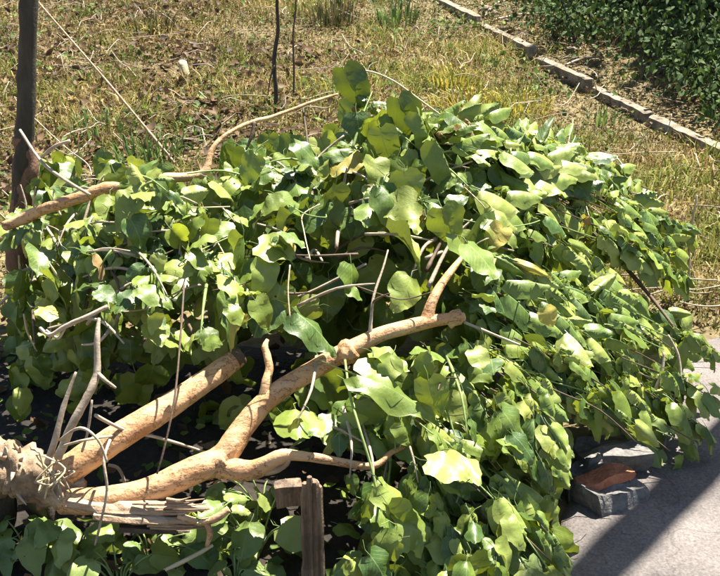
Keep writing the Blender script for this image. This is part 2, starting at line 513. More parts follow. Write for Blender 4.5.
K_PIX = [(440, 2), (470, 24), (520, 52), (570, 82), (640, 118), (713, 158), (800, 205)]
K_PTS = [ground(px, py) for px, py in K_PIX]
kerb = bpy.data.objects.new('kerb', None); COL.objects.link(kerb); tag(kerb, 'low edging of rough pale stones along the grass', kind='structure')
def build_kerb():
    i = 0
    # walk along the polyline
    pts = [p.copy() for p in K_PTS]
    seg = 0; pos = pts[0]
    while seg < len(pts) - 1:
        L = rnd.uniform(0.55, 1.15)
        d = (pts[seg + 1] - pos)
        if d.length < L:
            seg += 1
            if seg >= len(pts) - 1: break
            d = (pts[seg + 1] - pos)
        t = d.normalized()
        c = pos + t * (L / 2)
        z = gz(c.x, c.y) - 0.05
        block('kerb_stone', c.x + rnd.uniform(-.012, .012), c.y, z, L * 0.998, rnd.uniform(0.052, 0.062), rnd.uniform(0.098, 0.108), math.atan2(t.y, t.x) + rnd.uniform(-.015, .015), M['kerb'], kerb, i, rnd.uniform(-.01, .01), freq=24, amp=.12)
        pos = pos + t * (L + rnd.uniform(0.002, 0.02))
        i += 1
build_kerb()
def kerb_side(x, y):
    """>0 right of (beyond) the kerb"""
    best = None
    for a, b in zip(K_PTS[:-1], K_PTS[1:]):
        ab = Vector((b.x - a.x, b.y - a.y)); ap = Vector((x - a.x, y - a.y))
        t = max(0, min(1, ap.dot(ab) / ab.length_squared))
        q = ap - ab * t
        s = -(ab.x * ap.y - ab.y * ap.x)
        if best is None or q.length < best[0]: best = (q.length, s)
    return math.copysign(best[0], -best[1])

# ------------------------------------------------------------------ leaf meshes
ROWS = [(0.0, -0.10, 0.20), (0.10, -0.02, 0.41), (0.26, 0.20, 0.50), (0.45, 0.43, 0.485), (0.63, 0.64, 0.37), (0.80, 0.83, 0.20), (0.92, 0.94, 0.07), (1.0, 1.0, 0.0)]
def dense_rows():
    out = []
    for (a, b) in zip(ROWS[:-1], ROWS[1:]):
        out.append(a)
        if a[0] > .05 and b[0] < .95:
            out.append(((a[0] + b[0]) / 2, (a[1] + b[1]) / 2 + .012, (a[2] + b[2]) / 2 + .018))
    return out + [ROWS[-1]]
ROWS = dense_rows()
def leaf_geo(seed, fold, curl, twist=0.0, ripple=0.09, petiole=0.35, lobed=0.0):
    r = random.Random(seed)
    V, Fc, UV = [], [], []
    prev = None
    ph = r.uniform(0, 6)
    for i, (xm, xe, w) in enumerate(ROWS):
        row = []
        wl = w * (1 + r.uniform(-.025, .03) + lobed * (0.25 if i in (3, 4) else (-0.12 if i in (6, 7) else 0)))
        wr = w * (1 + r.uniform(-.025, .03) + lobed * (0.25 if i in (3, 4) else (-0.12 if i in (6, 7) else 0)))
        for s in (-1, -0.5, 0, 0.5, 1):
            ww = wl if s < 0 else wr
            y = s * ww
            x = xm + (xe - xm) * abs(s) ** 1.5
            z = fold * abs(y) * (1 - 0.25 * abs(s)) - curl * x * x + twist * y * x
            z += ripple * abs(s) * math.sin(ph + i * 1.25 + (1.7 if s < 0 else 0)) * (0.7 if i else 0.1) - ripple * .5 * (abs(s) == .5) * (i % 2)
            if i == len(ROWS) - 1 and s != 0:
                continue
            V.append(Vector((x, y, z))); UV.append((x, y))
            row.append(len(V) - 1)
        if prev:
            if len(row) == 5:
                for k in range(4):
                    Fc.append((prev[k], row[k], row[k + 1], prev[k + 1]))
            else:
                for k in range(4):
                    Fc.append((prev[k], row[0], prev[k + 1]))
        prev = row
    # flip so normals look to +z
    Fc = [tuple(reversed(f)) for f in Fc]
    Fc = [tuple(reversed(f)) for f in Fc] if (V[Fc[0][1]] - V[Fc[0][0]]).cross(V[Fc[0][2]] - V[Fc[0][1]]).z < 0 else Fc
    if petiole:
        b = len(V)
        pts = [(0.02, 0, 0.0), (-petiole * .5, r.uniform(-.05, .05), petiole * .10), (-petiole, r.uniform(-.12, .12), petiole * .02)]
        for (x, y, z) in pts:
            for a in range(3):
                an = a * 2.094
                V.append(Vector((x, y + 0.013 * math.cos(an), z - 0.006 + 0.013 * math.sin(an)))); UV.append((0.0, 0.0))
        for k in range(2):
            for a in range(3):
                a2 = (a + 1) % 3
                Fc.append((b + k * 3 + a, b + k * 3 + a2, b + k * 3 + 3 + a2, b + k * 3 + 3 + a))
    return V, Fc, UV

VARS = [leaf_geo(11, .12, .15), leaf_geo(12, -.25, .35, .1), leaf_geo(13, -.5, .3, -.1), leaf_geo(14, -.75, .25, .15, .06), leaf_geo(15, .05, .5, -.2, .08),
        leaf_geo(16, -.3, .7, .25, .08), leaf_geo(17, -1.0, .4, 0, .07), leaf_geo(18, -.18, .2, .35, .07, .35, .6), leaf_geo(19, -.4, .4, -.4, .06, .35, .5), leaf_geo(20, .35, .45, .1, .08),
        leaf_geo(21, -.9, .9, .5, .12), leaf_geo(22, .9, .8, -.4, .12), leaf_geo(23, -1.3, .3, .1, .08), leaf_geo(24, -1.1, .55, -.25, .1)]
MESHES = {}
def leaf_mesh(var, mk):
    if (var, mk) not in MESHES:
        V, Fc, UV = VARS[var]
        MESHES[(var, mk)] = mesh('leaf', V, Fc, M[mk], True, None, UV)
    return MESHES[(var, mk)]

def frame(pos, d, n, L, W):
    d = d.normalized()
    z = n - d * n.dot(d)
    if z.length < 1e-4: z = d.orthogonal()
    z.normalize()
    y = z.cross(d)
    m = Matrix.Identity(4)
    for i in range(3):
        m[i][0] = d[i] * L; m[i][1] = y[i] * W; m[i][2] = z[i] * L; m[i][3] = pos[i]
    return m

CLEAR = [([(55, 440), (140, 385), (230, 340), (250, 362), (240, 390), (80, 505)], 2.37),
         ([(95, 478), (205, 440), (258, 380), (340, 330), (425, 300), (475, 300), (480, 332), (430, 340), (352, 372), (285, 410), (300, 440), (380, 450), (380, 478), (235, 490), (110, 512)], 2.44),
         ([(40, 192), (125, 176), (130, 200), (45, 220)], 2.86), ([(172, 163), (205, 158), (210, 132), (240, 116), (335, 84), (342, 100), (250, 132), (228, 150), (222, 180), (176, 188)], 3.14),
         ([(422, 300), (440, 262), (472, 245), (480, 262), (450, 300)], 2.56), ([(20, 350), (110, 300), (120, 400), (60, 450), (20, 440)], 2.2),
         ([(570, 428), (622, 418), (645, 440), (652, 500), (600, 520), (568, 520)], 2.45),
         ([(290, 476), (335, 470), (335, 580), (288, 580)], 1.97)]
def to_px(p):
    v = p - CP
    z = v.dot(FW)
    return 360 + F * v.x / z, 288 - F * v.dot(UP) / z
class Foliage:
    def __init__(self, root, limit=290):
        self.root = root; self.items = []; self.limit = limit
    def add(self, pos, d, n, L, W, var=None, mk='leaf', prio=0.0):
        if var is None: var = rnd.randrange(len(VARS))
        if prio < 9:
            c = pos + d.normalized() * (L * .5)
            x, y = to_px(c)
            for P, Y in CLEAR:
                if c.y < Y and inpoly(x, y, P): return
            if mk == 'leaf':
                r = rnd.random()
                if r < .025: mk = 'leaf_yellow'
                elif r < .05: mk = 'leaf_dry'; L *= .7; W *= .45; var = 10
        self.items.append((prio + L * 2, var, frame(pos, d, n, L, W), mk))
    def build(self):
        self.items.sort(key=lambda t: -t[0])
        inv = Matrix.Translation(-self.root.location)
        for pr, var, m, mk in self.items[:self.limit]:
            o = bpy.data.objects.new('leaf', leaf_mesh(var, mk))
            COL.objects.link(o); o.parent = self.root
            o.matrix_local = inv @ m
        rest = self.items[self.limit:]
        if rest:
            V, Fc, UV = [], [], []
            for pr, var, m, mk in rest:
                v, f, u = VARS[var]
                b = len(V)
                V += [m @ p for p in v]; UV += u
                Fc += [tuple(i + b for i in q) for q in f]
            o = link('foliage', mesh('foliage', V, Fc, M['leaf'], True, None, UV), self.root)
            o['kind'] = 'stuff'

def jit(v, a):
    return (v + Vector((rnd.gauss(0, a), rnd.gauss(0, a), rnd.gauss(0, a)))).normalized()

# pile surface: height of the leaf mound seen at a pixel
ZP = [(-50, .9), (60, .88), (80, .85), (150, .72), (250, .58), (350, .45), (450, .30), (520, .19), (576, .12), (640, .08)]
def lerp_tab(T, x):
    for (a, va), (b, vb) in zip(T[:-1], T[1:]):
        if x <= b: return va + (vb - va) * max(0, (x - a)) / (b - a)
    return T[-1][1]
def pile(px, py, back=0.0):
    z = lerp_tab(ZP, py)
    f = 1.0
    if px > 470: f = 1 - 0.62 * ((px - 470) / 240) ** 1.3
    if px < 110: f = 1 - 0.3 * ((110 - px) / 110)
    z *= max(0.25, f)
    d = ray(px, py)
    t = (CAM_H - z) / -d.z
    p = CP + d * t
    if back:
        p = p + d.normalized() * back
        if p.z < 0.03:
            p = CP + d * ((CAM_H - 0.03) / -d.z)
    return p

HOLLOW = [(262, 262), (300, 235), (380, 222), (440, 228), (475, 255), (470, 312), (420, 318), (380, 330), (340, 312), (270, 300)]
NOTCH = [(572, 415), (625, 412), (648, 455), (720, 500), (720, 600), (585, 600), (560, 470)]
def scatter(fol, poly, count, style, lo, hi, back, prio=0.0):
    xs = [p[0] for p in poly]; ys = [p[1] for p in poly]
    made = 0
    while made < count:
        px, py = rnd.uniform(min(xs), max(xs)), rnd.uniform(min(ys), max(ys))
        if not inpoly(px, py, poly): continue
        bk = rnd.uniform(*back)
        gap = noise.noise(Vector((px / 30, py / 26, 5.5)))
        if gap < (-0.10 if back[0] < .05 else -0.38): continue
        if back[0] < .05: bk += .16 * noise.noise(Vector((px / 55, py / 45, 1.5))) + rnd.gauss(0, .03)
        if inpoly(px, py, HOLLOW) and bk < .25 and rnd.random() < .88: continue
        if inpoly(px, py, NOTCH): continue
        p = pile(px, py, bk)
        L = rnd.uniform(lo, hi)
        d, n, var = style(px, py)
        if back[0] < .05:
            k = noise.noise(Vector((px / 40, py / 34, 8.5)))
            n = (n + Vector((.33, .47, .82)) * max(0, .9 + 2.2 * k)).normalized() if rnd.random() < .6 else n
        p = p - d * (L * 0.5)
        if p.z < 0.04: p.z = 0.04
        tip = p + d * L
        if tip.z < 0.02:
            d = (d + Vector((0, 0, (0.02 - tip.z) / L))).normalized()
        fol.add(p, d, n, L, L * rnd.uniform(.78, 1.02), var, 'leaf', prio - bk * 4)
        made += 1

def st_broad(px, py):
    if rnd.random() < .65:
        d = jit(Vector((rnd.gauss(.35, .6), -0.35, -0.2)), .25)
        n = jit(Vector((.2, -0.3, 0.9)), .25)
    else:
        d = jit(Vector((rnd.gauss(.1, .55), -0.4, -0.55)), .4)
        n = jit(Vector((rnd.gauss(0, .5), -0.45, 0.75)), .42)
    return d, n, rnd.choice([0, 1, 1, 2, 4, 5, 7, 8, 9, 10, 3, 11])
def st_hang(px, py):
    d = jit(Vector((0.5, -0.3, -0.75 if rnd.random() < .5 else -.25)), .28)
    n = jit(Vector((0.2, -0.4, 0.8)), .33)
    return d, n, rnd.choice([1, 2, 3, 5, 6, 7, 8, 10])
def st_shingle(px, py):
    k = max(0, min(1, (py - 180) / 260))
    d = jit(Vector((0.80 - .35 * k, -0.12 - .15 * k, -0.50 - .35 * k)), .17)
    n = jit(Vector((0.0, -0.55, 0.75)), .3)
    return d, n, rnd.choice([1, 2, 3, 3, 6, 6, 5, 2, 10])
def st_far(px, py):
    d = jit(Vector((0.9, -0.1, -0.28)), .25)
    n = jit(Vector((-.1, -0.3, 0.95)), .35)
    return d, n, rnd.choice([2, 3, 6, 1, 10])
def st_dark(px, py):
    d = jit(Vector((rnd.gauss(0, .6), -0.3, -0.7)), .35)
    n = jit(Vector((0, -0.8, 0.4)), .5)
    return d, n, rnd.randrange(12)

def spray(fol, parent, pix, step, L, a, b, c, wr, mat, nb=(0, -.35, .85), name='shoot', rad=.0045, vs_=(1, 2, 3, 5, 6, 7, 8, 10), start=.12, prio=0.0, lift=0.0, gapv=-.08):
    """one leafy shoot: a stem through (px, py, back) points and leaves set alternately along it"""
    pts = [pile(x, y, k) for x, y, k in pix]
    n = len(pts)
    stem = [(p, rad + (.0015 - rad) * i / (n - 1)) for i, p in enumerate(pts)]
    tube(name, stem, mat, parent, 5, .2, 40, 4)
    S = [p for p, r in spline(stem, 12)]
    run = 0; nxt = start * step; sg = 1
    bk = sum(k for x, y, k in pix) / n
    tot = sum((q - p).length for p, q in zip(S[:-1], S[1:]))
    for p, q in zip(S[:-1], S[1:]):
        run += (q - p).length
        while run > nxt:
            t = (q - p).normalized()
            if noise.noise(p * 9 + Vector((3, 1, 4))) < gapv:
                nxt += step * .8; continue
            nn = jit(Vector(nb), .3)
            side = nn.cross(t).normalized()
            d = jit(t * a * rnd.uniform(.6, 1.1) + side * (sg * b * rnd.uniform(.5, 1.3)) + Vector((0, 0, -c * rnd.uniform(.2, 1.8))), .2)
            l = rnd.uniform(*L) * (1 - .35 * run / tot)
            base = p + d * (l * .3) + Vector((.0, -.3, .95)) * lift * rnd.uniform(0, 1.4)
            if base.z < .05: base.z = .05
            if (base + d * l).z < .03: d = (d + Vector((0, 0, (.03 - (base + d * l).z) / l))).normalized()
            fol.add(base, d, nn + Vector((.33, .37, .87)) * rnd.uniform(-.2, 1.1), l, l * rnd.uniform(*wr), rnd.choice(vs_), 'leaf', prio - bk * 4)
            sg = -sg
            nxt += step * rnd.uniform(.6, 1.4)

def lerp_list(Lst, u):
    f = u * (len(Lst) - 1); i = min(int(f), len(Lst) - 2); t = f - i
    return tuple(Lst[i][k] + (Lst[i + 1][k] - Lst[i][k]) * t for k in range(2))

# ------------------------------------------------------------------ the felled shrub (stump, limbs, leaves in the middle)
hubp = at(45, 482, 2.07)
shrub = empty('felled_shrub', (hubp.x, hubp.y, 0), 'felled shrub with torn stump at left, two thick bare orange limbs and broad green leaves', 'shrub')
def px_pts(L):
    return [(at(x, y, Y), r) for (x, y, Y, r) in L]
def stump():
    V, Fc, UV = tube_geo([(at(-25, 462, 2.10), .06), (at(5, 468, 2.09), .062), (at(30, 474, 2.08), .058), (at(55, 486, 2.06), .047), (at(82, 496, 2.05), .034)], 22, .55, 34, 9)
    o = link('stump', mesh('stump', V, Fc, M['stump'], True, None, UV), shrub)
    a = at(10, 480, 2.12)
    for k, (dx, dy) in enumerate(((-.06, .02), (.05, .06), (-.12, -.02))):
        tube('root', [(a + Vector((dx * .3, .02, .02)), .04), (a + Vector((dx * .7, dy * .6 + .02, -.10)), .032), (Vector((a.x + dx, a.y + dy + .03, -.04)), .022)], M['dark_bark'], o, 10, .3, 30, 4)
    for k in range(30):   # pale torn splinters and root ends standing off the stump
        t = rnd.random()
        c = at(8 + 66 * t, 466 + 20 * t, 2.08); an = rnd.uniform(-.5, 3.2)
        b = c + Vector((0, -math.cos(an) * .045, math.sin(an) * .045)) * (1 - .3 * t)
        l = rnd.uniform(.015, .05) * (1.2 - .5 * t)
        e = b + Vector((rnd.gauss(.1, .5), -abs(math.cos(an)) * .5 - .1, math.sin(an) * .9 + rnd.gauss(.2, .4))).normalized() * l
        tube('splinter', [(b - (e - b) * .2, rnd.uniform(.006, .012)), ((b + e) / 2 + Vector((rnd.gauss(0, .003), 0, .002)), .005), (e, .0008)], M['torn'] if k % 3 else M['twig'], o, 4, .3, 60, 2)
stump()
for k in range(7):     # fine dry roots tangled over the stump
    t = rnd.random()
    b = at(10 + 62 * t, 452 + 34 * t, 2.02)
    P = [b + Vector((rnd.gauss(0, .03), rnd.gauss(-.01, .012), rnd.gauss(0, .035))) for _ in range(4)]
    tube('root_hair', [(p, .0022) for p in P], M['twig'] if k % 2 else M['straw'], shrub, 5, .2, 40, 5, k)
tube('limb', px_pts([(52, 484, 2.07, .036), (75, 465, 2.08, .034), (120, 436, 2.13, .031), (175, 402, 2.22, .028), (222, 369, 2.31, .025), (238, 357, 2.34, .0235)]), M['bark'], shrub, 24, .07, 20, 12)
tube('limb', px_pts([(62, 500, 2.04, .03), (105, 500, 2.02, .029), (150, 490, 2.04, .030), (195, 470, 2.07, .031), (222, 458, 2.10, .031), (243, 428, 2.15, .026), (268, 399, 2.20, .0235), (305, 375, 2.25, .0225), (345, 352, 2.29, .021), (385, 333, 2.33, .018), (428, 322, 2.37, .0165), (464, 317, 2.40, .012)]), M['bark'], shrub, 24, .10, 20, 10)
tube('side_branch', px_pts([(426, 322, 2.37, .017), (433, 300, 2.40, .0125), (443, 282, 2.45, .010), (456, 265, 2.5, .0075), (463, 256, 2.53, .005)]), M['bark'], shrub, 10, .14, 30, 5)
tube('side_branch', px_pts([(216, 466, 2.09, .024), (240, 470, 2.07, .0235), (258, 468, 2.06, .020), (278, 458, 2.05, .016), (292, 455, 2.05, .012), (330, 460, 2.05, .0095), (372, 466, 2.05, .0085), (392, 452, 2.08, .006), (412, 444, 2.12, .004)]), M['bark'], shrub, 12, .2, 30, 6)
tube('side_branch', px_pts([(255, 470, 2.06, .012), (272, 470, 2.05, .011), (284, 466, 2.05, .008), (290, 458, 2.04, .004)]), M['torn'], shrub, 8, .25, 40, 4)
tube('side_branch', px_pts([(262, 404, 2.19, .014), (266, 384, 2.21, .0105), (269, 365, 2.24, .009), (265, 348, 2.27, .008), (267, 340, 2.29, .005)]), M['bark'], shrub, 9, .25, 40, 5)
tube('side_branch', px_pts([(370, 340, 2.31, .0055), (371, 318, 2.33, .004), (374, 295, 2.37, .0033), (383, 268, 2.42, .0026), (388, 250, 2.46, .0018)]), M['twig'], shrub, 7, .2, 40, 4)
tube('side_branch', px_pts([(222, 458, 2.09, .018), (232, 448, 2.10, .012), (236, 440, 2.11, .008)]), M['bark'], shrub, 9, .2, 40, 4)
# knots on the long limb
for (x, y, Y, r) in ((347, 352, 2.28, .029), (221, 462, 2.09, .034), (455, 318, 2.39, .019)):
    a = at(x - 7, y + 5, Y); b = at(x + 7, y - 4, Y)
    tube('knot', [(a, r * .8), ((a + b) / 2, r), (b, r * .75)], M['bark'], shrub, 14, .3, 50, 4)
# dark cut end of the upper limb
e0 = at(233, 360.5, 2.33); e1 = at(240, 355.5, 2.345)
tube('cut_end', [(e0, .0246), (e1, .0238)], M['brown_stem'], shrub, 16, .1, 50, 3)
# torn limb stub: splintered boards of wood pointing right
def splinter(pix, r, mat, flat=0.5):
    pts = px_pts(pix)
    V, Fc, UV = tube_geo(pts, 8, .3, 45, 6)
    ctr = [p for p, q in spline(pts, 6)]
    for i in range(len(V)):
        c = ctr[min(len(ctr) - 1, i // 8)]
        V[i] = Vector((V[i].x, V[i].y, c.z + (V[i].z - c.z) * flat))
    link('torn_splinter', mesh('torn_splinter', V, Fc, mat, False, None, UV), shrub)
splinter([(70, 500, 2.02, .026), (110, 506, 2.0, .026), (160, 507, 2.0, .022), (185, 507, 2.0, .016), (208, 509, 2.0, .005)], 0, M['torn'], .6)
splinter([(95, 514, 1.985, .020), (135, 518, 1.98, .020), (180, 520, 1.98, .013), (198, 522, 1.98, .004)], 0, M['torn'], .55)
splinter([(120, 526, 2.0, .022), (160, 529, 2.0, .016), (190, 531, 2.0, .005)], 0, M['brown_stem'], .5)
for k in range(14):
    y = 499 + k * 2.2
    splinter([(150 + rnd.uniform(-20, 20), y, 1.985, .004), (180, y + rnd.uniform(-1, 2), 1.98, .004), (200 + rnd.uniform(-18, 14), y + rnd.uniform(-3, 4), 1.975, .001)], 0, M['torn'], .8)
tube('side_branch', px_pts([(178, 516, 1.98, .007), (200, 522, 1.97, .008), (216, 518, 1.97, .009), (229, 509, 1.98, .008)]), M['bark'], shrub, 9, .2, 40, 5)
tube('side_branch', px_pts([(206, 522, 1.97, .007), (210, 533, 1.96, .0065), (207, 546, 1.96, .005)]), M['bark'], shrub, 8, .2, 40, 4)
# upright twigs round the stump
TW = [[(45, 470, 2.06, .008), (55, 440, 2.07, .0075), (64, 405, 2.10, .006), (76, 372, 2.13, .0025)],
      [(58, 458, 2.05, .010), (72, 425, 2.07, .0095), (88, 395, 2.10, .009), (97, 372, 2.13, .0085), (97, 340, 2.16, .0065), (99, 318, 2.19, .0035)],
      [(97, 372, 2.13, .005), (105, 380, 2.11, .0045), (116, 388, 2.10, .003)],
      [(40, 328, 2.22, .004), (50, 335, 2.2, .0045), (66, 326, 2.2, .0055), (84, 318, 2.2, .0055), (108, 306, 2.22, .004)],
      [(46, 330, 2.21, .003), (58, 338, 2.2, .0035), (66, 326, 2.2, .003)],
      [(92, 400, 2.08, .0025), (88, 430, 2.06, .003), (82, 452, 2.05, .003)],
      [(95, 415, 2.08, .004), (125, 430, 2.12, .004), (160, 438, 2.16, .004), (205, 452, 2.16, .003)],
      [(110, 440, 2.06, .0035), (104, 460, 2.0, .0035), (107, 490, 1.97, .003), (100, 525, 1.95, .003), (95, 545, 1.95, .002)],
      [(60, 440, 2.05, .003), (80, 428, 2.0, .0035), (98, 440, 1.99, .003), (107, 462, 1.98, .003)],
      [(62, 446, 2.05, .003), (85, 440, 2.03, .003), (112, 436, 2.08, .0025)],
      [(108, 465, 2.2, .004), (118, 468, 2.2, .004), (124, 480, 2.2, .004), (122, 490, 2.2, .003)]]
for k, tw in enumerate(TW):
    tube('twig', px_pts(tw), M['twig'], shrub, 7, .2, 50, 5, k)
# thin stems running through the leaves from the limb ends
for k in range(12):
    x0, y0 = rnd.uniform(260, 460), rnd.uniform(200, 300)
    a = pile(x0, y0, .12); dx = rnd.uniform(-90, 110); dy = rnd.uniform(-110, 40)
    b = pile(x0 + dx * .5, y0 + dy * .5 - 10, rnd.uniform(.06, .2)); c = pile(x0 + dx, y0 + dy, rnd.uniform(.0, .15))
    tube('twig', [(a, .006), (b, .0045), (c, .0025)], M['twig'] if k % 3 else M['brown_stem'], shrub, 6, .2, 40, 5, k)

for k in range(11):
    x0, y0 = rnd.uniform(275, 460), rnd.uniform(232, 315)
    a = pile(x0, y0, rnd.uniform(.02, .2))
    e = a + Vector((rnd.gauss(0, .08), rnd.gauss(0, .05), rnd.gauss(0, .06)))
    tube('twig', [(a, .0042), ((a + e) / 2 + Vector((rnd.gauss(0, .015), 0, rnd.gauss(0, .015))), .0035), (e, .0015)], M['brown_stem'] if k % 3 else M['twig'], shrub, 5, .2, 40, 4, k)
mid = Foliage(shrub, 296)
POLY_MID = [(225, 155), (300, 140), (335, 128), (350, 118), (380, 115), (415, 115), (470, 132), (500, 230), (480, 330), (400, 300), (350, 290), (300, 320), (225, 330)]
POLY_LOW = [(262, 372), (345, 365), (470, 335), (540, 360), (560, 576), (350, 590), (345, 510), (420, 450), (300, 440)]
scatter(mid, POLY_MID, 130, st_broad, .05, .11, (-.03, .14), 0)
scatter(mid, POLY_MID, 170, st_dark, .06, .12, (.2, .7), -1)
scatter(mid, [(230, 170), (480, 150), (500, 330), (350, 345), (230, 330)], 230, st_dark, .09, .14, (.38, .95), -2)
scatter(mid, POLY_LOW, 60, st_broad, .05, .10, (-.02, .14), 0)
scatter(mid, POLY_LOW, 110, st_dark, .06, .11, (.16, .5), -1)
for k in range(26):     # shoots through the upper middle
    x0, y0 = rnd.uniform(250, 430), rnd.uniform(150, 260)
    an = rnd.uniform(-.6, 1.5) if x0 > 330 else rnd.uniform(.6, 3.4)
    l = rnd.uniform(45, 85); bk = rnd.uniform(-.05, .12)
    x1, y1 = x0 + math.cos(an) * l, y0 + math.sin(an) * l * .8
    if y1 < 132 or inpoly(x1, y1, HOLLOW) or inpoly(x0, y0, HOLLOW): continue
    spray(mid, shrub, [(x0, y0, bk + .1), ((x0 + x1) / 2, (y0 + y1) / 2 - 7, bk), (x1, y1, bk)], .022, (.06, .115), .5, .75, .35, (.7, .95), M['green_stem'] if k % 2 else M['twig'])
for k in range(22):     # shoots hanging below the long limb
    x0, y0 = rnd.uniform(300, 480), rnd.uniform(350, 440)
    if y0 > 420 and x0 < 350: continue
    an = rnd.uniform(.4, 2.0); l = rnd.uniform(50, 100); bk = rnd.uniform(-.03, .14)
    x1, y1 = x0 + math.cos(an) * l, y0 + math.sin(an) * l
    if x1 < 345 and y1 > 450: continue
    spray(mid, shrub, [(x0, y0, bk + .1), ((x0 + x1) / 2 + 5, (y0 + y1) / 2, bk), (x1, y1, bk)], .022, (.055, .10), .5, .7, .4, (.65, .9), M['green_stem'] if k % 2 else M['twig'])
# dark leaves far back in the hollow behind the limbs
scatter(mid, [(110, 320), (340, 320), (345, 365), (255, 420), (120, 470), (60, 400)], 22, st_dark, .06, .10, (.45, .8), -1)
scatter(mid, [(225, 410), (345, 380), (420, 440), (360, 460), (240, 470)], 26, st_dark, .06, .10, (.25, .5), -1)
for k in range(24):     # thin vines and dry strings tangled through the leaves
    x0, y0 = rnd.uniform(60, 640), rnd.uniform(170, 420)
    if x0 < 330 and y0 > 330: y0 -= 120
    an = rnd.uniform(0, 6.28); l = rnd.uniform(30, 110)
    P = [pile(x0 + math.cos(an) * l * t + 9 * math.sin(t * 5 + k), y0 + math.sin(an) * l * t * .8 + 12 * math.sin(t * 3 + k), rnd.uniform(-.05, .06)) for t in (0, .33, .66, 1)]
    tube('vine_string', [(p, .0017) for p in P], M[['twig', 'straw', 'green_stem', 'brown_stem'][k % 4]], shrub, 5, .1, 40, 5)

def hero(fol, b, t, n, wr=.9, var=1, back=-.04, mk='leaf'):
    mx, my = (b[0] + t[0]) / 2, (b[1] + t[1]) / 2
    Y = pile(mx, my, back).y
    P0 = at(b[0], b[1], Y + .0); P1 = at(t[0], t[1], Y - .02)
    d = P1 - P0
    fol.add(P0, d, Vector(n), d.length, d.length * wr, var, mk, 10)

for h in [((343, 68), (364, 114), (-.35, -.8, .5), .68, 2), ((398, 98), (420, 146), (-.3, -.7, .6), .6, 8), ((418, 112), (444, 158), (.3, -.5, .8), .5, 2), ((436, 140), (466, 188), (.4, -.4, .8), .45, 3),
          ((380, 128), (388, 168), (-.3, -.7, .2), .8, 1), ((442, 208), (460, 248), (.1, -.75, .1), .85, 8), ((404, 172), (412, 208), (0, -.75, .1), .9, 7),
          ((318, 200), (330, 252), (.1, -.85, .3), .8, 7, .12), ((486, 218), (525, 238), (0, -.3, .95), .7, 1),
          ((296, 312), (346, 346), (.1, -.2, .95), .65, 2), ((355, 374), (452, 402), (0, -.2, .9), .36, 1), ((428, 380), (440, 422), (-.1, -.9, .3), .75, 2, .0),
          ((382, 484), (426, 520), (.35, -.3, .85), .65, 2), ((388, 505), (412, 540), (-.4, -.8, .1), .75, 2), ((502, 410), (533, 446), (.1, -.4, .9), .75, 1),
          ((370, 555), (398, 590), (.1, -.4, .9), .8, 1), ((255, 300), (276, 328), (.2, -.5, .8), .8, 4), ((295, 142), (325, 162), (.1, -.3, .9), .7, 1), ((255, 155), (238, 185), (0, -.5, .8), .8, 1)]:
    hero(mid, *h)
for (x0, y0, x1, y1) in ((352, 150, 372, 92), (372, 150, 398, 100), (392, 150, 424, 108), (405, 120, 452, 160), (400, 112, 446, 138), (420, 150, 474, 192), (372, 120, 420, 150)):
    spray(mid, shrub, [(x0, y0, .04), ((x0 + x1) / 2, (y0 + y1) / 2 - 4, .0), (x1, y1, .0)], .014, (.045, .09), .6, .6, .3, (.55, .8), M['green_stem'], prio=2)
mid.build()

# ------------------------------------------------------------------ leafy bough lying to the left with its own lit branch
pb = pile(60, 260, .2)
left = empty('leafy_branch', (pb.x, pb.y, 0), 'leafy cut branch on the left with pale bent wood arching up behind its leaves', 'branch')
tube('branch', px_pts([(5, 226, 2.86, .015), (30, 216, 2.84, .016), (52, 206, 2.8, .0155), (85, 196, 2.8, .015), (105, 188, 2.8, .0155), (130, 187, 2.82, .014), (160, 178, 2.83, .013), (190, 177, 2.85, .012), (206, 171, 2.86, .011), (211, 152, 2.89, .0075), (222, 138, 2.92, .0065), (240, 127, 2.96, .006), (256, 121, 2.99, .0068), (275, 116, 3.02, .0055), (310, 103, 3.08, .005), (338, 94, 3.12, .0035)]), M['bark'], left, 12, .3, 40, 6)
tube('side_branch', px_pts([(206, 176, 2.83, .007), (209, 195, 2.8, .006), (204, 220, 2.75, .0055), (201, 245, 2.7, .004)]), M['brown_stem'], left, 8, .2, 40, 4)
tube('side_branch', px_pts([(254, 122, 2.98, .006), (252, 135, 2.96, .005), (246, 150, 2.94, .003)]), M['brown_stem'], left, 7, .2, 40, 4)
tube('twig', px_pts([(20, 130, 3.0, .004), (40, 160, 2.9, .0045), (62, 178, 2.82, .0045), (90, 195, 2.76, .004)]), M['twig'], left, 6, .2, 40, 4)
tube('twig', px_pts([(42, 157, 2.9, .004), (55, 146, 2.88, .005), (70, 141, 2.88, .006)]), M['twig'], left, 6, .2, 40, 4)
for k in range(22):
    x0, y0 = rnd.uniform(30, 230), rnd.uniform(190, 330)
    a = pile(x0, y0, .1); dx = rnd.uniform(-70, 70); dy = rnd.uniform(-70, 70)
    tube('twig', [(a, .005), (pile(x0 + dx * .5, y0 + dy * .5 - 8, .08), .004), (pile(x0 + dx, min(345, y0 + dy), .06), .002)], M['twig'] if k % 2 else M['brown_stem'], left, 6, .2, 40, 4, k)
for k in range(15):
    x0, y0 = rnd.uniform(14, 75), rnd.uniform(205, 330)
    a = pile(x0, y0, rnd.uniform(0, .08))
    e = a + Vector((rnd.gauss(0, .06), rnd.gauss(0, .03), rnd.gauss(0, .07)))
    tube('twig', [(a, .003), ((a + e) / 2 + Vector((rnd.gauss(0, .012), 0, rnd.gauss(0, .012))), .0035), (e, .0015)], M['straw'] if k % 2 else M['twig'], left, 5, .2, 40, 4, k)
lf = Foliage(left, 280)
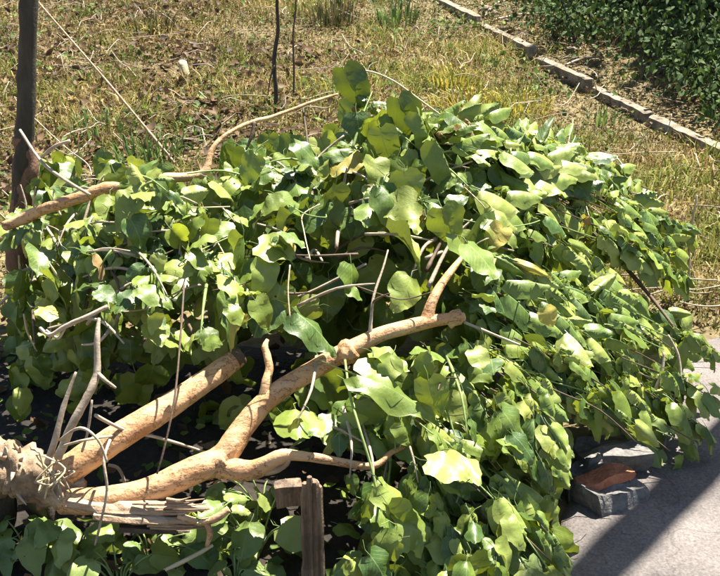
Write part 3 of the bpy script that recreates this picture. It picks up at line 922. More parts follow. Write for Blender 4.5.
POLY_L = [(14, 190), (60, 170), (95, 205), (130, 195), (160, 175), (200, 175), (235, 150), (255, 250), (250, 330), (220, 345), (150, 340), (100, 305), (14, 320)]
scatter(lf, POLY_L, 90, st_broad, .045, .09, (-.03, .14), 0)
scatter(lf, POLY_L, 110, st_dark, .05, .10, (.18, .5), -1)
scatter(lf, [(14, 230), (240, 205), (250, 310), (120, 300), (14, 290)], 130, st_dark, .08, .13, (.35, .85), -2)
scatter(lf, [(14, 330), (100, 310), (215, 345), (120, 400), (60, 380), (14, 420)], 12, st_dark, .05, .09, (.3, .6), -1)
scatter(lf, [(14, 300), (235, 315), (235, 352), (120, 365), (14, 390)], 90, st_dark, .06, .11, (.3, .75), -2)
scatter(lf, [(40, 165), (110, 160), (150, 168), (200, 165), (205, 190), (40, 200)], 40, st_broad, .05, .09, (.1, .35), 0)
for (x0, y0, x1, y1) in ((132, 174, 168, 192), (136, 194, 160, 180), (14, 225, 38, 232)):
    spray(lf, left, [(x0, y0, -.1), ((x0 + x1) / 2, (y0 + y1) / 2 - 4, -.16), (x1, y1, -.14)], .016, (.05, .08), .5, .75, .3, (.7, .95), M['green_stem'])
for k in range(34):
    x0, y0 = rnd.uniform(40, 235), rnd.uniform(195, 300)
    an = rnd.uniform(-.3, 3.4); l = rnd.uniform(35, 75); bk = rnd.uniform(-.05, .12)
    x1, y1 = max(16, x0 + math.cos(an) * l), y0 + math.sin(an) * l * .8
    if y1 > 345 or noise.noise(Vector((x1 / 40, y1 / 36, 3.3))) < -.25: continue
    spray(lf, left, [(x0, y0, bk + .1), ((x0 + x1) / 2, (y0 + y1) / 2 - 6, bk), (x1, y1, bk)], .022, (.05, .095), .5, .75, .35, (.7, .95), M['green_stem'] if k % 2 else M['twig'])
for h in [((138, 287), (175, 299), (.1, -.3, .9), .6, 1), ((190, 252), (216, 266), (.1, -.2, .95), .7, 1), ((128, 180), (140, 205), (.1, -.4, .9), .8, 1), ((228, 307), (250, 323), (.1, -.4, .9), .7, 1)]:
    hero(lf, *h)
lf.build()

# ------------------------------------------------------------------ leafy bough drooping to the right onto the path
pr = pile(600, 350, .25)
right = empty('leafy_bough', (pr.x, pr.y, 0), 'large leafy bough on the right, its drooping leaves overlapping like shingles above the concrete path', 'branch')
tube('branch', [(pile(450, 300, .4), .011), (pile(520, 300, .32), .010), (pile(580, 320, .28), .009), (pile(640, 370, .2), .006), (pile(668, 425, .12), .003)], M['brown_stem'], right, 10, .2, 30, 6)
tube('branch', [(pile(440, 170, .25), .012), (pile(520, 180, .2), .010), (pile(590, 230, .15), .008), (pile(645, 290, .16), .006), (pile(680, 335, .1), .003)], M['brown_stem'], right, 10, .2, 30, 6)
# bare bits of stem at the right edge
def stalk():
    g = ground(690, 300)
    o = tube('dry_stalk', [(g + Vector((0, 0, -.02)), .005)] + px_pts([(689, 260, g.y, .0048), (691, 230, g.y + .01, .0045), (697, 195, g.y + .02, .003)]), M['twig'], None, 6, .2, 40, 4)
    tag(o, 'bare pale upright stalk at the right edge behind the drooping bough', 'stalk')
stalk()
tube('shoot', px_pts([(672, 402, 2.55, .004), (680, 380, 2.57, .0045), (678, 355, 2.6, .004), (668, 335, 2.62, .003)]), M['twig'], right, 6, .2, 40, 4)
tube('shoot', px_pts([(655, 390, 2.52, .0045), (662, 370, 2.54, .005), (664, 352, 2.56, .003)]), M['twig'], right, 6, .2, 40, 4)
tube('shoot', px_pts([(464, 322, 2.38, .004), (490, 333, 2.37, .0035), (520, 345, 2.36, .003)]), M['twig'], right, 6, .2, 40, 4)
rf = Foliage(right, 296)
POLY_R = [(450, 190), (520, 175), (590, 190), (640, 235), (672, 290), (702, 345), (705, 372), (672, 385), (680, 440), (684, 470), (660, 468), (640, 425), (600, 405), (500, 400), (470, 320)]
POLY_RF = [(440, 125), (500, 115), (560, 132), (610, 158), (650, 200), (670, 250), (600, 215), (480, 195)]
POLY_RB = [(470, 340), (575, 405), (560, 470), (562, 500), (560, 545), (575, 590), (430, 590), (440, 480)]
SA = [(395, 130), (425, 150), (445, 180), (455, 230), (462, 280), (470, 320), (485, 345)]
EA = [(600, 158), (655, 200), (688, 255), (712, 340), (710, 388), (684, 458), (640, 425)]
SB = [(485, 350), (445, 380), (405, 430), (395, 480)]
EB = [(572, 412), (566, 500), (552, 592), (455, 605)]
def fan(A, B, n, back, step, L, wr, prio, jt=10):
    for k in range(n):
        u = (k + rnd.uniform(-.3, .3)) / (n - 1); u = max(0, min(1, u))
        a = lerp_list(A, u); b = lerp_list(B, u)
        r0 = rnd.uniform(0, .35); r1 = rnd.uniform(.8, 1.03)
        bk = rnd.uniform(*back)
        P = []
        jx, jy = rnd.gauss(0, jt), rnd.gauss(0, jt) * (1 if u > .25 else .5)
        for t in (0, .35, .7, 1):
            tt = r0 + (r1 - r0) * t
            P.append((a[0] + (b[0] - a[0]) * tt + jx * t * .5, a[1] + (b[1] - a[1]) * tt - 8 * math.sin(math.pi * tt) + jy + rnd.gauss(0, 4), bk + .08 * (1 - t) + rnd.gauss(0, .012)))
        top = A is SA and u < .3
        spray(rf, right, P, step, L, .95, .5 if top else .27, -.12 if top else .2, wr, M['brown_stem'] if k % 3 else M['green_stem'], (.05, -.4, .85), prio=prio, rad=.0022, lift=.025, gapv=-.18, vs_=(2, 3, 6, 10, 3, 6, 12, 13))
fan(SA, EA, 38, (-.09, .07), .0145, (.05, .135), (.32, .58), 0, 15)
fan(SA, EA, 18, (.1, .3), .024, (.06, .115), (.45, .7), -1)
fan(SB, EB, 20, (-.05, .09), .016, (.045, .11), (.55, .85), 0, 14)
fan(SB, EB, 12, (.12, .3), .026, (.055, .10), (.6, .85), -1)
scatter(rf, POLY_R, 60, st_shingle, .06, .11, (.1, .4), -1)
scatter(rf, POLY_RB, 60, st_hang, .05, .10, (.0, .3), -1)
for h in [((545, 308), (556, 326), (.1, -.7, .6), 1.0, 1, -.07, 'leaf_yellow'), ((512, 434), (543, 460), (.2, -.4, .9), .65, 1), ((490, 206), (524, 226), (0, -.3, .95), .6, 2), ((655, 322), (690, 346), (.1, -.3, .9), .4, 2)]:
    hero(rf, *h)
rf.build()

# ------------------------------------------------------------------ hanging stems and thin vines (separate things)
def vine(name, pix, mat, label, cat, leaves=()):
    pts = px_pts(pix)
    base = min((p for p, r in pts), key=lambda p: p.z)
    o = tube(name, pts, mat, None, 7, .15, 40, 5)
    return tag(o, label, cat)
vine('vine', [(345, 360, 2.23, .003), (350, 395, 2.12, .003), (360, 430, 2.04, .003), (372, 470, 1.99, .003), (378, 500, 1.95, .003), (376, 522, 1.92, .0025)], M['green_stem'], 'thin green vine hanging from the limb in front of the splintered stake', 'vine')
vine('vine', [(184, 285, 2.36, .0025), (181, 330, 2.24, .0025), (175, 395, 2.10, .0025), (165, 445, 2.03, .0025), (157, 474, 2.0, .002)], M['brown_stem'], 'thin dark vine hanging across the upper cut limb', 'vine')
vine('vine', [(290, 265, 2.30, .0018), (288, 290, 2.26, .0018), (290, 318, 2.22, .0018)], M['straw'], 'short pale thread of vine hanging in the dark hollow', 'vine')

# ------------------------------------------------------------------ stake, stones, brick by the path
def build_stake():
    Yf = 1.94
    top = at(312, 478, Yf)
    root = empty('wooden_stake', (top.x, Yf, 0), 'short weathered splintered wooden stake standing under the bare side branch', 'stake')
    w = .030
    # a split post: several vertical slivers of different height
    for k, (dx, dy, hw, hz) in enumerate([(-.015, 0, .007, -.012), (-.005, -.005, .006, .006), (.005, -.003, .007, -.006), (.015, .004, .005, -.025), (.001, .016, .012, -.02)]):
        V, Fc, UV = tube_geo([(Vector((top.x + dx * 1.15, Yf + dy, -.05)), hw * 1.5), (Vector((top.x + dx * 1.1, Yf + dy, .1)), hw * 1.45), (Vector((top.x + dx, Yf + dy, top.z - .04)), hw * 1.35), (Vector((top.x + dx, Yf + dy, top.z + hz)), hw)], 7, .3, 40, 6, True, k)
        link('sliver', mesh('sliver', V, Fc, M['stake'], False, None, UV), root)
    c = at(291, 497, 1.97)
    block('crosspiece', c.x - .005, 1.985, c.z - .03, .06, .03, .06, .1, M['stake'], root, 5, .1, amp=.3)
build_stake()
def stone(px, py, L, W, H, ang, label, mat='stone', name='stone', cat='stone', lift=0.0, tilt=0, seed=1, group=None, amp=.25):
    g = ground(px, py)
    o = block(name, g.x, g.y, max(0.022, gz(g.x, g.y)) - .012 + lift, L, W, H, ang, M[mat], None, seed, tilt, amp=amp)
    return tag(o, label, cat, group)
stone(606, 468, .17, .13, .06, .2, 'largest flat grey stone lying on the path under the drooping leaves', seed=2, amp=.5)
stone(640, 458, .10, .09, .045, 1.0, 'smaller grey stone beside the largest one under the leaf tips', seed=5, amp=.5)
stone(585, 490, .09, .08, .05, .7, 'grey stone wedged between the brick and the hanging leaves', seed=7, amp=.5)
stone(606, 506, .15, .09, .05, .4, 'grey stone carrying the broken red brick', seed=8, amp=.55)
stone(602, 500, .135, .055, .024, .22, 'broken orange red brick piece lying on a grey stone', 'brick', 'broken_brick', 'brick', .046, .16, 11, amp=.7)
for i, (px, py, s) in enumerate([(576, 500, .05), (640, 500, .03), (690, 546, .02), (625, 540, .022), (662, 412, .03)]):
    stone(px, py, s, s * .8, s * .6, i, ['pebble tucked against the leaves left of the brick', 'small pebble in the shade right of the brick', 'lone dark pebble on the sunlit path', 'small pebble on the path below the brick', 'pebble on the path under the right leaf tips'][i], seed=20 + i, group='loose pebbles', name='pebble', cat='pebble')

# ------------------------------------------------------------------ low weeds at the foot of the picture
def weed(px, py, n, L, label, spread=.09, h=.12):
    g = ground(px, py)
    root = empty('broadleaf_weed', g, label, 'weed', 'low weeds in front of the stump')
    f = Foliage(root, 60)
    for k in range(n):
        a = rnd.uniform(0, 6.28); rr = spread * math.sqrt(rnd.random())
        tip = g + Vector((math.cos(a) * rr, math.sin(a) * rr * .6, rnd.uniform(.3, 1) * h))
        d = jit(Vector((math.cos(a), math.sin(a) - .3, -.25)), .25)
        ll = L * rnd.uniform(.7, 1.2)
        tube('stem', [(g + Vector((0, 0, -.01)), .0028), ((g + tip) / 2 + Vector((0, 0, .02)), .0022), (tip, .0016)], M['green_stem'], root, 5, 0, 10, 3)
        f.add(tip, d, jit(Vector((0, -.35, .9)), .3), ll, ll * .85, rnd.randrange(10), 'weed', 0)
    f.build()
weed(30, 560, 11, .075, 'low broad-leaved weed in the bottom left corner below the stump')
weed(75, 560, 10, .07, 'low broad-leaved weed just right of the corner one, below the torn limb')
weed(120, 590, 9, .065, 'low weed at the bottom edge under the torn splinters')
weed(255, 560, 16, .08, 'bushy low weed left of the wooden stake', .1, .2)
weed(235, 590, 10, .075, 'low weed at the bottom edge right of the torn splinters')
weed(385, 600, 9, .07, 'low weed at the bottom edge right of the wooden stake')
weed(205, 545, 12, .06, 'low weed behind the tip of the torn splinters', .12, .1)
weed(150, 560, 12, .06, 'low weed under the middle of the torn splinters', .12, .08)
weed(262, 510, 12, .06, 'low weed in the shade behind the crosspiece of the stake', .12, .1)
# stick lying lower left
tag(tube('stick', [(at(165, 570, 1.93), .004), (at(190, 558, 1.95), .005), (at(213, 545, 1.97), .004)], M['straw'], None, 6, .2, 40, 4), 'short pale stick slanting under the torn splinters', 'stick')

# ------------------------------------------------------------------ standing trunks at the left and thin saplings
def trunk(name, px, pyb, Y, r0, r1, h, mat, label, lean=(0, 0), segs=14, cat='tree', z0=None):
    b = at(px, pyb, Y)
    z = gz(b.x, Y)
    base = Vector((b.x, Y, z - .05))
    root = empty(name, (b.x, Y, z), label, cat)
    pts = [(base, r0 * 1.25), (base + Vector((lean[0] * .1, lean[1] * .1, .18)), r0)]
    for k in range(1, 6):
        t = k / 5
        pts.append((base + Vector((lean[0] * t + .012 * math.sin(k * 2.3), lean[1] * t, h * t)), r0 + (r1 - r0) * t))
    tube('trunk', pts, mat, root, segs, .25, 16, 6)
    return root
tb = at(24, 290, 3.2)
t0 = empty('young_tree', (tb.x, 3.2, 0), 'upright young tree at the left edge, bark painted shade-dark above a reddish sunlit foot', 'tree')
tm = at(25, 132, 3.22); tt = at(29, 8, 3.26)
tube('trunk', [(Vector((tb.x - .004, 3.2, -.05)), .036), (Vector((tb.x, 3.2, .3)), .031), (tm, .0285), (tt, .0265), (tt + (tt - tm) * 2, .025), (tt + (tt - tm) * 5.2, .02)], M['dark_bark'], t0, 16, .3, 24, 8)  # dark bark colour stands for shade on the upper trunk
tube('sunlit_foot', [(Vector((tb.x - .004, 3.2, -.04)), .041), (Vector((tb.x - .002, 3.2, .3)), .036), (tm + Vector((-.006, 0, -.12)), .034), (tm + Vector((-.012, -.004, -.01)), .024)], M['sunlit_bark'], t0, 16, .35, 26, 8)  # reddish sleeve paints the sunlit foot of the same trunk
def crown(root, z0, z1, r, n, mk, cx=0, cy=0, L=(.07, .12)):
    V, Fc, UV = [], [], []
    base = root.location
    cl = [(Vector((cx + rnd.gauss(0, r * .5), cy + rnd.gauss(0, r * .5), rnd.uniform(z0, z1))), rnd.uniform(.25, .5) * r) for _ in range(14)]
    for c, cr in cl:
        tube('limb', [(base + Vector((0, 0, z0 - .4)), .022), (base + c * .6 + Vector((0, 0, .2)), .012), (base + c, .005)], M['dark_bark'], root, 6, .1, 20, 3)
    for k in range(n):
        c, cr = rnd.choice(cl)
        p = base + c + Vector((rnd.gauss(0, 1), rnd.gauss(0, 1), rnd.gauss(0, .7))) * cr * .55
        l = rnd.uniform(*L)
        m = frame(p, jit(Vector((0, 0, -.5)), .7), jit(Vector((0, 0, 1)), .6), l, l * .8)
        v, f, u = VARS[rnd.choice([0, 1, 2])]
        b = len(V); V += [m @ q for q in v]; UV += u; Fc += [tuple(i + b for i in q) for q in f]
    link('crown', mesh('crown', V, Fc, M[mk], True, None, UV), root)['kind'] = 'stuff'
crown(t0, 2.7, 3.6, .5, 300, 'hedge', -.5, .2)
def sapling(pix, label, mat='brown_stem'):
    pts = px_pts(pix)
    o = tube('sapling_stem', pts, M[mat], None, 7, .2, 30, 5)
    return tag(o, label, 'stem')
def stems():
    g = ground(277, 112); Y = g.y
    root = empty('bare_sapling', g, 'thin dark bare sapling standing in the dry grass behind the leaves', 'sapling')
    tube('stem', px_pts([(276, 116, Y, .012), (276, 90, Y, .0115), (274, 60, Y + .02, .0105), (278, 30, Y + .03, .0095), (277, 0, Y, .0085), (279, -60, Y, .007), (275, -130, Y, .004)]), M['dark_bark'], root, 8, .2, 30, 5)
    tube('side_stem', px_pts([(274, 65, Y, .005), (270, 80, Y - .02, .004), (268, 95, Y - .03, .003)]), M['brown_stem'], root, 6, .2, 30, 4)
    g = ground(294, 104); Y = g.y
    root = empty('bare_sapling', g, 'thinner brown bare sapling just right of the dark one', 'sapling')
    tube('stem', px_pts([(293, 108, Y, .006), (294, 70, Y, .0055), (293, 35, Y, .005), (296, 0, Y, .0045), (295, -80, Y, .003)]), M['brown_stem'], root, 7, .2, 30, 5)
stems()
def cane():
    a = ground(182, 172)
    b = at(45, 10, a.y + .55)
    top = b + (b - a) * .25
    m = (a + b) / 2 + Vector((0, 0, .01))
    o = tube('cane', [(a, .0065), (m, .0055), (b, .0045), (top, .004)], M['torn'], None, 8, .1, 30, 6)
    tag(o, 'long straw coloured cane leaning diagonally across the dry slope', 'cane')
cane()
# arched dry stem over the top leaves
tag(tube('dry_stalk', px_pts([(350, 70, 3.3, .003), (372, 72, 3.3, .0035), (395, 82, 3.28, .0035), (420, 100, 3.24, .003), (445, 118, 3.18, .002)]), M['straw'], None, 6, .1, 30, 5), 'thin pale dry stalk arching over the topmost leaves', 'stalk')
# scrap of pale bark on the slope
g = ground(190, 82)
V = []; Fc = []
for i in range(6):
    for j in range(4):
        u, v = i / 5 - .5, j / 3 - .5
        V.append(Vector((g.x - .02 + u * -.05 + v * .05, g.y + u * .10, gz(g.x, g.y) + .05 + u * .14 - v * v * .06 + rnd.uniform(-.003, .003))))
for i in range(5):
    for j in range(3):
        a = i * 4 + j; Fc.append((a, a + 1, a + 5, a + 4))
sc = link('bark_scrap', mesh('bark_scrap', V, Fc, M['straw']))
sm = sc.modifiers.new('thick', 'SOLIDIFY'); sm.thickness = .006
tag(sc, 'curled pale scrap of bark lying on the dry slope', 'bark')

# pale sticks beyond the kerb at the top
for i, (a, b, r, lab) in enumerate([((490, 24), (552, 17), .009, 'pale fallen stick lying along the top edge beyond the edging stones'), ((558, 72), (602, 61), .008, 'short pale stick lying against the edging stones before the dark hedge'), ((488, 14), (505, 4), .009, 'pale stick crossing behind the other at the top edge')]):
    p, q = ground(*a), ground(*b)
    tag(tube('fallen_stick', [(p + Vector((0, 0, .02)), r), ((p + q) / 2 + Vector((0, .03, .035)), r * .9), (q + Vector((0, 0, .025)), r * .6)], M['twig'], None, 7, .2, 30, 5), lab, 'stick', 'sticks by the edging')

for i in range(10):
    px, py = rnd.uniform(484, 600), 0
    py = 6 + (px - 478) * .36 + rnd.uniform(-8, 22) * (1 if i % 2 else .4)
    g = ground(px, min(py, (px - 470) * .55 + 12))
    if kerb_side(g.x, g.y) < .12: continue
    w = rnd.uniform(.04, .09)
    tag(block('broken_stone', g.x, g.y, g.z - .012, w, w * rnd.uniform(.5, .9), w * rnd.uniform(.3, .5), rnd.uniform(0, 3), M['kerb'], None, 40 + i, rnd.uniform(-.2, .2), amp=.5), 'piece of pale rubble lying between the edging stones and the hedge', 'stone', 'pale rubble beyond the edging')
# ------------------------------------------------------------------ hedge beyond the kerb, in the shade of added trees out of view
def build_hedge():
    root = empty('hedge', ground(680, 90), 'dark shaded leafy hedge beyond the edging stones at the top right', 'hedge')
    V, Fc, UV = [], [], []
    v0 = [Vector(q) for q in ((0, 0, 0), (.4, .5, .12), (.45, 0, 0), (.4, -.5, .12), (1, 0, -.1), (.75, .3, .02), (.75, -.3, .02))]
    f0 = [(0, 2, 1), (0, 3, 2), (2, 4, 5), (2, 5, 1), (2, 6, 4), (2, 3, 6)]
    u0 = [(q.x, q.y) for q in v0]
    n = 0
    cl = []
    rnd.seed(21)
    for k in range(330):
        x, y = rnd.uniform(1.2, 4.4), rnd.uniform(4.2, 10.5)
        ks = kerb_side(x, y)
        if ks < .28: continue
        h = min(1.3, .25 + .55 * (ks - .35))
        cl.append((x, y, h, rnd.uniform(.3, .5)))
    for (x, y, h, r) in cl:
        b = Vector((x, y, gz(x, y)))
        tube('stem', [(b + Vector((0, 0, -.03)), .014), (b + Vector((rnd.uniform(-.1, .1), rnd.uniform(-.1, .1), h * .5)), .01), (b + Vector((rnd.uniform(-.2, .2), rnd.uniform(-.2, .2), h)), .004)], M['dark_bark'], root, 6, .1, 20, 3)
        for q in range(300):
            p = b + Vector((rnd.gauss(0, r * .6), rnd.gauss(0, r * .6), 0))
            p.z += max(.02, h * (1 - .5 * abs(rnd.gauss(0, .8))) + rnd.gauss(0, .05))
            if kerb_side(p.x, p.y) < .12: continue
            l = rnd.uniform(.02, .05)
            m = frame(p, jit(Vector((-.2, -.3, -.5)), .5), jit(Vector((-.1, -.3, .8)), .5), l, l * rnd.uniform(.45, .8))
            bb = len(V); V += [m @ s for s in v0]; UV += u0; Fc += [tuple(i + bb for i in s) for s in f0]
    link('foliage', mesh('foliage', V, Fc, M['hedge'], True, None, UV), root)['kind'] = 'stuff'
build_hedge()

def added_shade_tree(x, y, label):  # unseen tree added to throw shade on the hedge
    root = empty('added_shade_tree', (x, y, gz(x, y)), label, 'tree')
    b = root.location
    tube('trunk', [(b + Vector((0, 0, -.1)), .15), (b + Vector((.02, 0, .5)), .12), (b + Vector((.05, .05, 1.6)), .10), (b + Vector((0, .1, 3.0)), .07)], M['dark_bark'], root, 14, .25, 10, 6)
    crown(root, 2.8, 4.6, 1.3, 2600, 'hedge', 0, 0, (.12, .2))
added_shade_tree(4.15, 8.0, 'added tall leafy tree out of view behind the hedge, its crown shading it')
added_shade_tree(4.0, 9.7, 'second added leafy tree farther back out of view, its crown shading the hedge')
# post beside the path: throws the dark band across the concrete
pp = Vector((1.90, 3.66, gz(1.90, 3.66)))
post = empty('wooden_pole', pp, 'tall round weathered wooden pole at the far edge of the concrete path', 'pole')
tube('shaft', [(pp + Vector((0, 0, -.1)), .07), (pp + Vector((0, 0, .8)), .069), (pp + Vector((.01, 0, 1.8)), .067), (pp + Vector((.01, 0, 2.7)), .065), (pp + Vector((.01, 0, 3.8)), .064), (pp + Vector((.0, 0, 6.0)), .055)], M['stake'], post, 14, .12, 14, 6)

# ------------------------------------------------------------------ grass and litter
def np_noise(x, y, s, seed):
    return np.array([noise.noise(Vector((a * s, b * s, seed))) for a, b in zip(x, y)])

def build_grass(N, name, hmin, hmax, wid, dry):
    g = np.random.default_rng(5 + N)
    y = 2.75 + (g.random(N * 2) ** 0.85) * 8.0
    x = (g.random(N * 2) * 2 - 1) * (0.43 * y + .5)
    keep = np.zeros(N * 2, bool)
    z = np.zeros(N * 2)
    for i in range(N * 2):
        xi, yi = x[i], y[i]
        if inpoly(xi, yi, PATH): continue
        if yi < 3.45 - .25 * max(0, abs(xi) - .7) + .12 * math.sin(xi * 9) and xi > -1.2: continue
        if xi > .4:
            ks = kerb_side(xi, yi)
            if ks > -.01 and (ks < .08 or g.random() < .75): continue
        keep[i] = True
        z[i] = gz(xi, yi)
    x, y, z = x[keep][:N], y[keep][:N], z[keep][:N]
    n = len(x)
    c1 = np_noise(x, y, 1.1, 2.0); c2 = np_noise(x, y, 3.2, 9.0)
    bare = (c1 * .8 + c2 * .7)
    hgt = (hmin + (hmax - hmin) * g.random(n) ** 1.8) * np.clip(.75 + 1.1 * bare, .25, 1.5)
    a = g.random(n) * 2 * np.pi
    lean = g.normal(0, .55, (n, 2))
    w = wid * (.6 + .8 * g.random(n))
    side = np.stack([np.cos(a), np.sin(a), np.zeros(n)], 1) * w[:, None]
    base = np.stack([x, y, z - .005], 1)
    mid = base + np.stack([lean[:, 0] * hgt * .35, lean[:, 1] * hgt * .35, hgt * .6], 1)
    tip = base + np.stack([lean[:, 0] * hgt * 1.1, lean[:, 1] * hgt * 1.1, hgt * np.clip(1 - .35 * (lean ** 2).sum(1), .15, 1)], 1)
    V = np.stack([base - side, base + side, mid + side * .8, mid - side * .8, tip], 1).reshape(-1, 3)
    # own colours: straw, brown, green by patches
    straw = np.array([.38, .29, .10]); brown = np.array([.19, .125, .055]); green = np.array([.17, .19, .035]); pale = np.array([.52, .43, .21])
    r = g.random(n)
    pg = np.clip(.34 + 1.2 * c2 + .1 * (x > .3), .06, .85) * (1 - dry)
    pick = np.where((r < pg)[:, None], green, np.where((r < pg + (1 - pg) * .5)[:, None], straw, np.where((r < pg + (1 - pg) * .85)[:, None], brown, pale)))
    pick = pick * (.6 + .5 * g.random((n, 1))) * np.clip(1.05 + .8 * c1 + .25 * c2 - .15 * (x < -.4) * (y > 5), .65, 1.4)[:, None]
    C = np.repeat(np.concatenate([pick, np.ones((n, 1))], 1), 5, axis=0)
    me = bpy.data.meshes.new(name)
    me.vertices.add(n * 5); me.vertices.foreach_set('co', V.astype(np.float32).ravel())
    idx = np.arange(n)[:, None] * 5
    loops = np.concatenate([idx + np.array([[0, 1, 2, 3]]), idx + np.array([[3, 2, 4]])], 1).ravel()
    me.loops.add(len(loops)); me.loops.foreach_set('vertex_index', loops.astype(np.int32))
    st = (np.arange(n)[:, None] * 7 + np.array([[0, 4]])).ravel()
    me.polygons.add(n * 2); me.polygons.foreach_set('loop_start', st.astype(np.int32))
    me.materials.append(M['grass'])
    at_ = me.color_attributes.new('Col', 'FLOAT_COLOR', 'POINT'); at_.data.foreach_set('color', C.astype(np.float32).ravel())
    me.update(calc_edges=True); me.validate()
    return link(name, me)
tag(build_grass(150000, 'grass', .03, .12, .0032, 0.0), 'dry straw and green grass covering the slope', 'grass', kind='stuff')

def build_litter(N):
    g = np.random.default_rng(77)
    V, Fc, C = [], [], []
    cols = [(.22, .14, .06), (.34, .25, .11), (.46, .37, .2), (.13, .08, .04), (.30, .21, .08)]
    for k in range(N):
        y = (2.9 if rnd.random() < .97 else 1.9) + rnd.random() ** .8 * 7.4
        x = rnd.uniform(-1, 1) * (.43 * y + .4)
        if inpoly(x, y, PATH) and rnd.random() < .8: continue
        if y < 3.2 and abs(x) < 1.0 and rnd.random() < .9: continue
        z = gz(x, y) + rnd.uniform(.008, .04) + (.02 if inpoly(x, y, PATH) else 0)
        l = rnd.uniform(.01, .036); w = l * rnd.uniform(.12, .6)
        m = frame(Vector((x, y, z)), jit(Vector((rnd.gauss(0, 1), rnd.gauss(0, 1), 0)), .25), jit(Vector((0, 0, 1)), .35), l, w)
        b = len(V)
        for q in ((0, 0, 0), (.35, .5, .12), (.5, 0, -.05), (.35, -.5, .12), (1, 0, .1), (.75, .3, .1), (.75, -.3, .1)):
            V.append(m @ Vector(q))
        Fc += [(b, b + 3, b + 2), (b, b + 2, b + 1), (b + 2, b + 3, b + 6), (b + 2, b + 6, b + 4), (b + 2, b + 4, b + 5), (b + 2, b + 5, b + 1)]
        c = cols[rnd.randrange(5)]; f = rnd.uniform(.55, 1.1) * max(.6, min(1.4, 1 + .8 * noise.noise(Vector((x * 1.1, y * 1.1, 2.0)))))
        C += [(c[0] * f, c[1] * f, c[2] * f, 1)] * 7
    return link('leaf_litter', mesh('leaf_litter', V, Fc, M['grass'], False, C))
tag(build_litter(50000), 'dry leaf litter scattered over the soil and grass', 'litter', kind='stuff')

def tuft(px, py, n, h, cols, label, spread=.06):
    g = ground(px, py)
    V, Fc, C = [], [], []
    for k in range(n):
        a = rnd.uniform(0, 6.28); rr = spread * math.sqrt(rnd.random())
        b = g + Vector((math.cos(a) * rr, math.sin(a) * rr, -.01)); b.z = gz(b.x, b.y) - .005
        hh = h * rnd.uniform(.5, 1.1); ln = Vector((math.cos(a), math.sin(a), 0)) * rnd.uniform(.05, .6) * hh
        s = Vector((math.cos(a + 1.57 + rnd.uniform(-.8, .8)), math.sin(a + 1.57), 0)) * rnd.uniform(.003, .006)
        i = len(V)
        m1 = b + ln * .25 + Vector((0, 0, hh * .55)); m2 = b + ln * .6 + Vector((0, 0, hh * .85)); t = b + ln * 1.1 + Vector((0, 0, hh * .95))
        V += [b - s, b + s, m1 + s, m1 - s, m2 + s * .6, m2 - s * .6, t]
        Fc += [(i, i + 1, i + 2, i + 3), (i + 3, i + 2, i + 4, i + 5), (i + 5, i + 4, i + 6)]
        c = rnd.choice(cols); f = rnd.uniform(.75, 1.25)
        C += [(c[0] * f, c[1] * f, c[2] * f, 1)] * 7
    o = link('grass_tuft', mesh('grass_tuft', V, Fc, M['grass'], False, C))
    tag(o, label, 'grass tuft', 'grass tufts on the slope')
GR = [(.12, .2, .05), (.17, .24, .06), (.08, .14, .04)]
YE = [(.52, .40, .06), (.46, .38, .06), (.30, .32, .05)]
DK = [(.05, .06, .02), (.09, .08, .03), (.12, .1, .05)]
tuft(135, 165, 60, .15, GR, 'green grass tuft below the leaning cane at the left', .14)
tuft(165, 160, 45, .13, GR, 'green grass tuft touching the foot of the leaning cane', .12)
tuft(105, 140, 60, .14, GR, 'dark green grass tuft left of the leaning cane', .16)
tuft(470, 116, 190, .12, YE, 'yellow dry grass tuft right of the topmost leaves', .2)
tuft(520, 112, 150, .10, YE, 'yellow grass tuft nearer the edging stones, behind the leaves', .18)
tuft(455, 88, 150, .11, YE, 'yellow grass tuft farther up the slope above the topmost leaves', .17)
tuft(335, 24, 130, .2, DK, 'dark weedy tuft at the top edge right of the saplings', .17)
tuft(150, 34, 110, .15, DK, 'dark weedy tuft near the top edge above the bark scrap', .17)
tuft(395, 24, 90, .18, GR, 'green tuft at the top edge above the topmost leaves', .15)
tuft(600, 125, 50, .09, GR, 'short green tuft below the edging stones', .12)

# ------------------------------------------------------------------ debris: dry stems and weeds on the slope, scraps on the shade-dark ground
def build_stems(N):
    V, Fc = [], []
    for k in range(N):
        y = 3.3 + rnd.random() * 5.6; x = rnd.uniform(-1, .75) * (.42 * y + .3)
        if inpoly(x, y, PATH): continue
        z = gz(x, y); a = rnd.uniform(0, 6.28); l = rnd.uniform(.08, .4)
        P = [Vector((x + math.cos(a) * l * t + rnd.gauss(0, .012), y + math.sin(a) * l * t, z + .015 + rnd.uniform(0, .05) + t * rnd.uniform(-.01, .08))) for t in (0, .4, .75, 1)]
        v, f, u = tube_geo([(p, rnd.uniform(.0015, .0035)) for p in P], 4, 0, 1, 2, False)
        b = len(V); V += v; Fc += [tuple(i + b for i in q) for q in f]
    return link('dry_stems', mesh('dry_stems', V, Fc, M['twig']))
tag(build_stems(420), 'tangled dry stems lying in the grass of the slope', 'stems', kind='stuff')

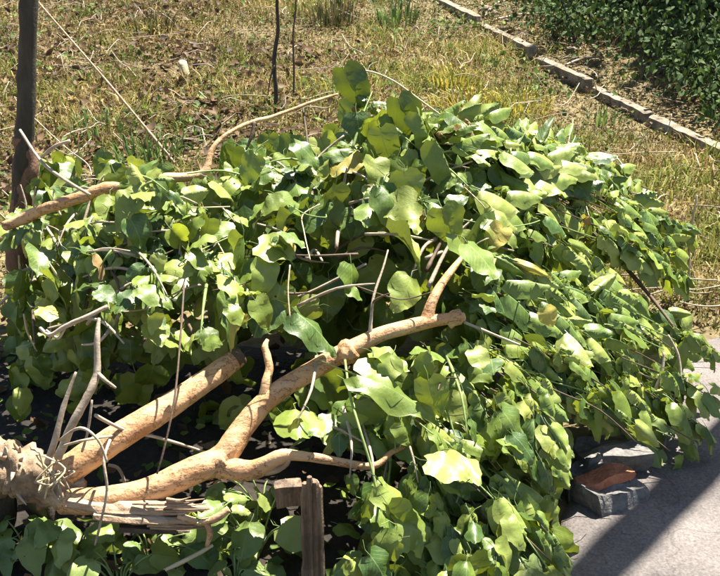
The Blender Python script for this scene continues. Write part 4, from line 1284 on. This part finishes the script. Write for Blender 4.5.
def build_patches(name, N, cols, size, region, flat):
    V, Fc, C = [], [], []
    for k in range(N):
        x, y = region()
        if inpoly(x, y, PATH): continue
        z = max(gz(x, y), 0) + rnd.uniform(.012, .05)
        l = rnd.uniform(*size)
        m = frame(Vector((x, y, z)), jit(Vector((rnd.gauss(0, 1), rnd.gauss(0, 1), flat)), .2), jit(Vector((0, -.2, 1)), .4), l, l * rnd.uniform(.4, .8))
        b = len(V)
        for q in ((0, 0, 0), (.35, .5, .16), (.5, 0, -.05), (.35, -.5, .16), (1, 0, .15), (.75, .3, .1), (.75, -.3, .12)):
            V.append(m @ Vector(q))
        Fc += [(b, b + 3, b + 2), (b, b + 2, b + 1), (b + 2, b + 3, b + 6), (b + 2, b + 6, b + 4), (b + 2, b + 4, b + 5), (b + 2, b + 5, b + 1)]
        c = rnd.choice(cols); f = rnd.uniform(.7, 1.25)
        C += [(c[0] * f, c[1] * f, c[2] * f, 1)] * 7
    return link(name, mesh(name, V, Fc, M['grass'], True, C))
SPOTS = [(rnd.uniform(-3.2, 1.2), rnd.uniform(3.6, 8.6), rnd.uniform(.12, .4)) for _ in range(42)]
def spot():
    x, y, r = rnd.choice(SPOTS)
    return x + rnd.gauss(0, r), y + rnd.gauss(0, r)
tag(build_patches('low_weeds', 3200, [(.12, .19, .04), (.18, .24, .06), (.09, .14, .03)], (.02, .05), spot, .5), 'patchy low weeds between the dry grass', 'weeds', kind='stuff')
SPOTS2 = [(rnd.uniform(-3.4, -.2), rnd.uniform(4.2, 8.8), rnd.uniform(.15, .45)) for _ in range(20)]
def spot2():
    x, y, r = rnd.choice(SPOTS2)
    return x + rnd.gauss(0, r), y + rnd.gauss(0, r)
tag(build_patches('brown_litter', 3600, [(.10, .06, .03), (.16, .10, .05), (.07, .045, .025), (.22, .14, .07)], (.03, .07), spot2, .2), 'dark brown leaf litter in patches on the slope', 'litter', kind='stuff')
def ground_spot():
    return rnd.uniform(-1.5, .4), rnd.uniform(1.5, 3.1)
tag(build_patches('ground_debris', 900, [(.14, .085, .04), (.3, .22, .12), (.1, .16, .03), (.07, .045, .025), (.2, .26, .05)], (.015, .055), ground_spot, .1), 'scraps of leaf and bark on the ground painted shade-dark under the limbs', 'litter', kind='stuff')
